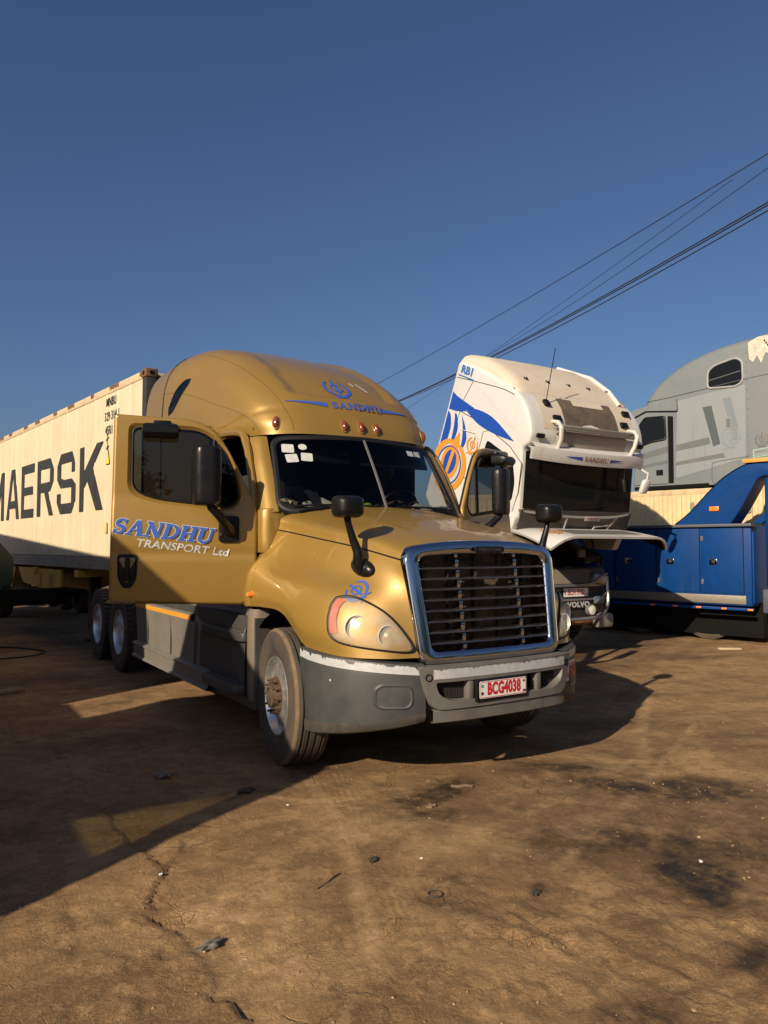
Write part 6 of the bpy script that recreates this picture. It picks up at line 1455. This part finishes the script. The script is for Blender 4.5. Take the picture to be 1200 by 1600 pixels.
def seated(px, py, pz, rz, mshirt, label, arms, lean=.08):
    root = empty('person', (px, py, pz), rz, label=label, cat='person')
    J = {'pelvis':((0,0,.10),.15,.12),'belly':((0,-lean*.4,.28),.145,.115),'chest':((0,-lean,.45),.165,.12),'neckb':((0,-lean*1.1,.585),.075,.07),'neck':((0,-lean*1.25,.65),.055,.055)}
    E_ = [('pelvis','belly'),('belly','chest'),('chest','neckb'),('neckb','neck')]
    for s, t in ((-1,'l'),(1,'r')):
        J['sh'+t] = ((s*.19,-lean,.53),.07,.07); J['el'+t] = (arms[t][0],.05,.05); J['wr'+t] = (arms[t][1],.033,.036)
        E_ += [('chest','sh'+t),('sh'+t,'el'+t),('el'+t,'wr'+t)]
        J['hp'+t] = ((s*.10,-.04,.08),.10,.10); J['kn'+t] = ((s*.14,-.46,.10),.07,.07); J['an'+t] = ((s*.14,-.50,-.30),.045,.05); J['to'+t] = ((s*.14,-.62,-.36),.045,.035)
        E_ += [('pelvis','hp'+t),('hp'+t,'kn'+t),('kn'+t,'an'+t),('an'+t,'to'+t)]
    body('body', J, E_, mshirt, root)
    # head with a face, hair cap, ears
    hy, hz = -lean*1.5-.01, .78; b = B()
    rows = []
    for i in range(15):
        ph = math.pi*i/14; zz = -.125*math.cos(ph)*1.0; r0 = math.sin(ph)**.8
        rows.append([])
        for k in range(24):
            a = 2*math.pi*k/24; x = .076*r0*math.sin(a); y = -.095*r0*math.cos(a)
            if zz < -.03: y += .018*(-zz/.125)*(1 if y > 0 else -.2); x *= 1-.25*(-zz-.03)/.095
            if y < -.05: y -= .020*math.exp(-(x/.018)**2-((zz+.015)/.03)**2); y += .010*math.exp(-((abs(x)-.032)/.018)**2-((zz-.012)/.016)**2); y -= .006*math.exp(-(x/.03)**2-((zz+.062)/.012)**2)
            rows[-1].append((x, hy+y, hz+zz))
    b.grid(rows, closev=True)
    for s in (-1, 1): b.ball((s*.078,hy+.01,hz-.01), .03, 6, (.35,.6,1))
    b.tube([(0,hy+.02,hz-.06),(0,-lean*1.2,.62)], .052, 12)
    b.make('head', M_skin, root, 60)
    hb = B(); hb.grid([[(q[0]*1.07, hy+(q[1]-hy)*1.06+.008, hz+(q[2]-hz)*1.06+.006) for q in rows[i]] for i in range(9, 15)], closev=True); hb.make('hair', M_hair, root, 60)
    for s, t in ((-1,'l'),(1,'r')):
        w = Vector(arms[t][1]); d = (w-Vector(arms[t][0])).normalized(); side_ = Vector((0,0,1)).cross(d).normalized(); up_ = d.cross(side_)
        hj = {'w':(tuple(w-d*.02),.030,.024),'p':(tuple(w+d*.05),.038,.018),'k':(tuple(w+d*.09),.036,.015)}; he = [('w','p'),('p','k')]
        for q in range(4):
            o_ = (q-1.5)*.019; L_ = (.062,.075,.070,.055)[q]
            hj['a%d' % q] = (tuple(w+d*.098+side_*o_),.0085,.0085); hj['b%d' % q] = (tuple(w+d*(.098+L_*.55)+side_*o_-up_*.012),.008,.008); hj['c%d' % q] = (tuple(w+d*(.098+L_*.85)+side_*o_-up_*.036),.007,.007)
            he += [('k','a%d' % q),('a%d' % q,'b%d' % q),('b%d' % q,'c%d' % q)]
        hj['t0'] = (tuple(w+d*.03+side_*s*-.034),.011,.011); hj['t1'] = (tuple(w+d*.065+side_*s*-.055-up_*.012),.009,.009); hj['t2'] = (tuple(w+d*.09+side_*s*-.05-up_*.026),.008,.008); he += [('w','t0'),('t0','t1'),('t1','t2')]
        body('hand', hj, he, M_skin, root, 1)
    return root
seated(.60, 2.62, 1.66, 0, M_shirt_d, 'person in dark clothes sitting behind the steering wheel of the gold truck', {'l':((-.28,-.22,.34),(-.14,-.46,.42)), 'r':((.30,-.20,.34),(.16,-.47,.42))}, .12)
seated(-.60, 2.42, 1.60-.22, rad(30), M_shirt_b, 'person in blue work clothes just inside the open near door of the gold truck', {'l':((-.30,-.10,.36),(-.26,-.36,.42)), 'r':((.30,-.16,.34),(.20,-.40,.38))}, .10)
# ================================================================== things on the dashboard
fr = B().ball((-.05,1.72,2.02), .042, 10, (1.15,1,.9)).make('fruit', mat('lime_green', (.35,.52,.06), .45), None); tag(fr, 'small green fruit on the dashboard of the gold truck', 'fruit')
def sheet(name, c, w, h, rz, tilt, m, lab, cat, cr_=.02):
    rows = []
    for i in range(7):
        rows.append([])
        for j in range(9):
            u = (j/8-.5)*w; v_ = (i/6-.5)*h; p = Vector((u, v_*math.cos(tilt), v_*math.sin(tilt)+cr_*math.sin(j*1.1+i*.7))); p.rotate(Euler((0,0,rz))); rows[-1].append(Vector(c)+p)
    return tag(B().grid(rows).make(name, m, None, 60), lab, cat)
sheet('paper', (-.50,1.72,2.03), .30,.20, rad(-20), .5, mat('paper', (.62,.60,.52), .8), 'cream paper leaning on the dashboard beside the near bonnet mirror', 'paper')
sheet('folder', (-.60,1.70,2.07), .24,.18, rad(35), 1.0, mat('folder_grey', (.10,.11,.11), .7), 'grey folder propped up on the dashboard behind the windshield', 'folder', .006)
sheet('wrapper', (-.70,1.66,2.01), .09,.07, rad(10), .6, mat('wrapper', (.72,.73,.72), .4), 'crumpled white wrapper on the dashboard of the gold truck', 'wrapper', .014)
sheet('cloth', (-.84,1.74,2.04), .18,.14, rad(40), .35, mat('cloth_drab', (.24,.22,.15), .9), 'drab cloth crumpled in the corner of the dashboard', 'cloth', .03)
sheet('towel', (.62,1.80,2.03), .28,.16, rad(-10), .3, mat('towel', (.42,.41,.38), .9), 'pale towel on the dashboard in front of the driver', 'towel', .028)
# ================================================================== dark green lorry at the left edge
dg = empty('flatbed_lorry', (-2.18, 9.4, 0), rad(7), label='dark green flatbed lorry with a black bumper at the left edge beside the trailer', cat='lorry')
M_dg = mat('dark_green', (.012,.035,.028), .5, dust=.3, dustcol=(.06,.05,.035)); 
B().prism([(-2.4,1.02),(.0,1.02),(.04,1.10),(.04,1.48),(-.18,1.74),(-2.4,1.74)], lambda a, b_, t: (a, t, b_), 0, 4.2, .012).make('bed', M_dg, dg)
B().box((-.85,-.12,.84), (3.3,.22,.27), .02).make('bumper', M_blackm, dg)
for x in (-2.0,-.35): B().lathe([(.25,0),(.27,-.12),(.44,-.13),(.48,-.1),(.48,.1),(.44,.13),(.27,.12),(.25,0)], 24, Matrix.Translation((x,.9,.48))).make('wheel', M_tyre, dg)
B().box((-1.1,1.6,.70), (.9,3.2,.26), .02).make('frame', M_steel, dg)
# ================================================================== truck that throws the foreground shadow (stands left of the frame)
sh = empty('parked_truck', (-6.0, 0, 0), label='cab-over truck with box trailer parked to the left, throwing the foreground shadow', cat='truck')
M_shw = mat('parked_cab_paint', (.42,.40,.36), .5, dust=.3); M_green = glass('green_glass', (.50,.50,.36))
sidep = [(-1.62,.45),(-1.62,1.30),(-1.42,2.72),(-1.30,2.82),(-.04,3.54),(.42,3.81),(.75,3.90),(.75,.55)]
winp = [(-1.36,1.78),(-1.22,2.42),(-.62,2.45),(-.62,1.78)]
for x in (0., -2.40):
    v_, f_ = tri2d(sidep, [winp]); sp_ = B().add([(x, a, z) for a, z in v_], f_).make('side_wall', M_shw, sh, smooth=False)
    v_, f_ = tri2d(winp); B().add([(x-.01, a, z) for a, z in v_], f_).make('side_window', M_green, sh, smooth=False)
fr_ = lambda x, z: (x, np.interp(z, [.45,1.30,2.72], [-1.62,-1.62,-1.42]), z)
v_, f_ = tri2d([(0,.45),(0,2.72),(-2.4,2.72),(-2.4,.45)], [[(-.10,1.75),(-.14,2.58),(-2.26,2.58),(-2.30,1.75)]]); B().add([fr_(a, z) for a, z in v_], f_).make('nose_wall', M_shw, sh, smooth=False)
v_, f_ = tri2d([(-.10,1.75),(-.14,2.58),(-2.26,2.58),(-2.30,1.75)]); B().add([(lambda p: (p[0], p[1]+.02, p[2]))(fr_(a, z)) for a, z in v_], f_).make('windshield', M_green, sh, smooth=False)
B().grid([[(x, a, z) for x in (0,-1.2,-2.4)] for a, z in sidep[2:7]]).make('roof', M_shw, sh); B().grid([[(x, .75, z) for x in (0,-2.4)] for z in (.55,2.2,3.9)]).make('cab_wall', M_shw, sh)
B().box((-1.2,8.8,2.70), (2.44,12.3,2.95), .02).make('box_body', mat('box_body_paint', (.40,.36,.30), .6, dust=.3), sh); B().box((-1.2,8.2,.95), (1.0,13,.4), .02).make('frame', M_steel, sh)
B().box((-.45,1.70,1.35), (.85,1.80,1.55), .04).make('tank', M_steel, sh)
for y in (-.6, 3.6, 4.9, 11.0, 12.3):
    for x in (-.2,-2.2): B().lathe([(.29,0),(.30,-.13),(.46,-.15),(.515,-.12),(.515,.12),(.46,.15),(.3,.13),(.29,0)], 24, Matrix.Translation((x, y, .515))).make('wheel', M_tyre, sh)
# ================================================================== wall at the far side of the yard
wl_ = empty('yard_wall', (4, 27, 0), label='low dark block wall far behind the trailer across the yard', cat='wall')
B().box((0,0,.75), (60,.25,1.5), .01).make('wall_run', mat('wall_block', (.16,.13,.10), .9, var=.25, vscale=3), wl_); B().box((0,0,1.55), (60.1,.33,.10), .01).make('coping', mat('wall_coping', (.22,.18,.14), .9), wl_)
# ================================================================== overhead cables and their poles
pole_m = mat('pole_wood', (.10,.075,.05), .85, var=.3, vscale=6)
PA = Vector((17.2, 34.0, 0)); PB = Vector((11.8, -1.5, 0))
for p, h_, lab in ((PA, 10.0, 'wooden power pole hidden behind the white truck, carrying the cables'), (PB, 11.2, 'wooden power pole right of the frame at the near end of the cables')):
    po = empty('power_pole', p, label=lab, cat='pole', group='power poles'); B().tube([(0,0,-.2),(0,0,h_)], [.15,.10], 12).make('shaft', pole_m, po); B().box((0,0,h_-.6), (1.6,.10,.12), .01).make('cross_arm', pole_m, po)
WM = mat('cable_black', (.012,.012,.013), .6)
def wire(a, b, sag, r, lab, ext=(.45,.35)):
    a = np.array(a); b = np.array(b); d = b-a; A_ = a-d*ext[0]; B_ = b+d*ext[1]; pts = []
    for k in range(49):
        t = -ext[0]+(1+ext[0]+ext[1])*k/48; p = a+d*t; p = p+np.array((0,0,-sag*4*t*(1-t))); pts.append(p)
    tag(B().tube(pts, r, 6).make('power_cable', WM, None), lab, 'cable', 'overhead cables')
wire((14.382,24.394,9.182), (11.775,4.642,10.103), .10, .011, 'topmost thin overhead cable crossing the sky')
wire((15.729,18.787,9.25-.0), (11.782,4.654,9.80), .16, .008, 'thin overhead cable just above the thick bundle')
wire((16.645,25.37,8.419), (12.071,5.644,10.047), .12, .007, 'thin slack cable that meets the topmost cable at the right', (.45,0))
wire((16.244,25.606,8.759), (11.803,4.686,9.06), .20, .016, 'upper thick cable of the overhead bundle')
wire((16.244,25.606,8.735), (11.803,4.686,9.00), .21, .016, 'middle thick cable of the overhead bundle')
wire((16.244,25.606,8.70), (11.803,4.686,8.88), .26, .014, 'lowest thick cable of the overhead bundle')
# ================================================================== trees behind the camera, seen mirrored in the door window
M_leaf = mat('leaf', (.045,.065,.022), .7, var=.35, vscale=1.5); M_bark = mat('bark', (.07,.05,.035), .9, var=.3, vscale=8)
for k, (x, y, h_) in enumerate(((-16,-35,7.2),(-11,-38,6.2),(-21,-37,6.6),(-5,-39,6.0),(1,-35,8.2),(7,-32,9.0),(12,-29,8.4),(17,-27,9.4),(22,-24,8.6),(27,-21,9.2),(32,-16,8.6),(10,-38,10.),(24,-30,10.))):
    t = empty('tree', (x, y, 0), label='leafy tree beyond the yard behind the viewer, mirrored in the chrome and door glass', cat='tree', group='trees mirrored in the chrome and glass')
    b = B().tube([(0,0,-.1),(.1,.05,h_*.3),(-.05,.1,h_*.6)], [.22,.17,.08], 10)
    for q in range(6): a = q*1.05; b.tube([(0,.05,h_*(.28+.05*q)),(1.1*math.cos(a),1.1*math.sin(a),h_*(.5+.05*q)),(1.7*math.cos(a),1.7*math.sin(a),h_*(.62+.05*q))], [.09,.05,.02], 6)
    b.make('trunk', M_bark, t)
    r = np.random.default_rng(k+50); V = []; F = []
    cl = [(r.normal(0,h_*.2), r.normal(0,h_*.2), h_*(.30+.65*r.random()), .7+.6*r.random()) for _ in range(26)]
    for c in cl:
        for _ in range(90):
            d = r.normal(0,1,3); d /= np.linalg.norm(d); p = np.array(c[:3])+d*c[3]*r.random()**.4; a = r.normal(0,1,3); a /= np.linalg.norm(a); b2 = np.cross(a, d); b2 /= np.linalg.norm(b2)+1e-6; s_ = .16+.16*r.random(); i = len(V)
            V += [p-a*s_, p+b2*s_*.5, p+a*s_, p-b2*s_*.5]; F.append((i, i+1, i+2, i+3))
    obj('crown', V, F, M_leaf, t, smooth=False, fix=False)
# ================================================================== litter on the yard
def gpos(x, y, dz=0): return (x, y, gz(x, y)+dz)
def crumple(name, x, y, r, m, lab, cat, seed, flat=.45, el=1.5):
    rr = np.random.default_rng(seed); bm = bmesh.new(); bmesh.ops.create_icosphere(bm, subdivisions=3, radius=r)
    ph = rr.random(9)*6
    for v in bm.verts:
        n = v.co.normalized(); k = 1+.28*math.sin(5*n.x+ph[0]+2*math.sin(4*n.y+ph[1]))+.20*math.sin(9*n.y+ph[2]+3*n.z)+.12*math.sin(17*n.x+11*n.z+ph[3]); v.co = Vector((n.x*el, n.y, n.z*flat))*r*k
    bmesh.ops.rotate(bm, cent=(0,0,0), matrix=Matrix.Rotation(ph[4], 3, 'Z'), verts=bm.verts)
    bm.verts.index_update(); V = [tuple(v.co) for v in bm.verts]; F = [[q.index for q in f.verts] for f in bm.faces]; bm.free(); mz = min(v[2] for v in V)
    return tag(obj(name, V, F, m, None, 50, loc=gpos(x, y, -mz*.75)), lab, cat)
M_rag = mat('rag_grey', (.16,.13,.10), .95, var=.4, vscale=18); M_ragd = mat('rag_dark', (.04,.034,.028), .9, var=.4, vscale=18); M_bit = mat('bit_white', (.62,.60,.54), .6)
crumple('rag', -1.99, 1.36, .045, M_rag, 'crumpled grey rag lying in the shade left of the front wheel', 'rag', 1)
crumple('rag', -1.62, .72, .036, M_ragd, 'dark rag at the edge of the shadow left of the front wheel', 'rag', 2, .3, 1.7)
crumple('rag', -1.04, -1.45, .018, M_ragd, 'small black rag on the bare earth right of the middle', 'rag', 3, .4, 1.4)
crumple('rag', -1.48, -.70, .019, M_ragd, 'piece of torn black plastic in the middle of the foreground', 'plastic', 4, .4, 1.8)
crumple('scrap', -2.49, -1.05, .024, mat('scrap_metal', (.24,.22,.19), .5, metal=.5, var=.4, vscale=30), 'twisted grey metal scrap beside the gully at lower left', 'scrap', 5, .5, 2.1)
crumple('stone', -.74, -.20, .018, mat('stone_brown', (.16,.10,.06), .9, var=.3, vscale=20), 'small brown clod below the bumper shadow', 'clod', 6, .6, 1.5)
def stick(name, x, y, L_, rz, r, m, lab, cat='stick'):
    c, s_ = math.cos(rz), math.sin(rz); pts = [gpos(x+c*L_*t, y+s_*L_*t, r*.9+.004*math.sin(t*7)) for t in np.linspace(-.5, .5, 9)]; return tag(B().tube(pts, r, 7).make(name, m, None), lab, cat)
M_stick = mat('stick_wood', (.11,.075,.045), .85, var=.3, vscale=25)
stick('twig', -1.79, -.79, .20, rad(28), .0035, M_ragd, 'long thin dark twig in the middle of the foreground', 'twig')
stick('stick', -.35, -.02, .15, rad(-40), .010, M_stick, 'short brown stick below the middle of the bumper')
stick('stick', 1.0, -.9, .09, rad(50), .006, M_stick, 'short thin stick on the oily earth at the right')
for k, (x, y, lab) in enumerate(((-1.49,.33,'pale bottle cap in the sun left of the front wheel track'),(-2.47,-.27,'white scrap at the head of the gully'),(-1.26,-.83,'white scrap in the middle of the foreground'),(-.02,-1.62,'tiny white scrap on the black oil stain'))):
    crumple('scrap', x, y, .006+.003*(k % 2), M_bit, lab, 'litter', 20+k, .5, 1.4)
pl1 = B().box((0,0,.02), (.62,.16,.04), .006).make('plank', mat('plank_wood', (.20,.14,.09), .85, var=.3, vscale=9), None); pl1.location = gpos(-2.75,5.3); pl1.rotation_euler = (0,0,rad(15)); tag(pl1, 'short weathered plank lying in the shade at the left edge', 'plank')
pl2 = B().box((0,0,.015), (.36,.07,.03), .005).make('plank', mat('plank_pale', (.40,.30,.19), .85), None); pl2.location = gpos(7.6,3.1); pl2.rotation_euler = (0,0,rad(-35)); tag(pl2, 'pale piece of wood on the ground in front of the blue truck', 'plank')
hose = [gpos(*p, .012) for p in spl([(-2.6,10.0),(-2.0,9.3),(-1.75,8.6),(-2.3,8.2),(-2.9,8.6)], 40)]; tag(B().tube(hose, .012, 6).make('hose', WM, None), 'black hose lying loose in the shade beside the trailer', 'hose')
tag(B().tube([gpos(-1.45+.035*math.cos(a), -1.21+.03*math.sin(a), .004) for a in np.linspace(0, 2*math.pi, 25)[:-1]], .0035, 5, close=True).make('ring', M_ragd, None), 'small dark rubber ring pressed into the earth', 'ring')
# pebbles: nobody could count them
r = np.random.default_rng(3); V = []; F = []; bm = bmesh.new(); bmesh.ops.create_icosphere(bm, subdivisions=1, radius=1); bv = np.array([tuple(v.co) for v in bm.verts]); bm.verts.index_update(); bf = [[v.index for v in f.verts] for f in bm.faces]; bm.free()
for _ in range(2600):
    x = r.uniform(-4,4.5); y = r.uniform(-2.7,3.5); s_ = .0022+.0055*r.random()**3; i = len(V); q = bv*(s_*(.6+.8*r.random(3)))*(1+.25*r.normal(0,1,(len(bv),1))); q[:,2] *= .7
    V += [tuple(p) for p in q+np.array((x, y, gz(x, y)+s_*.15))]; F += [[a+i for a in f] for f in bf]
tag(obj('gravel', V, F, mat('gravel', (.26,.165,.085), .9, var=.5, vscale=3), None, 40, fix=False), 'loose grit and pebbles scattered over the earth', 'gravel', kind='stuff')
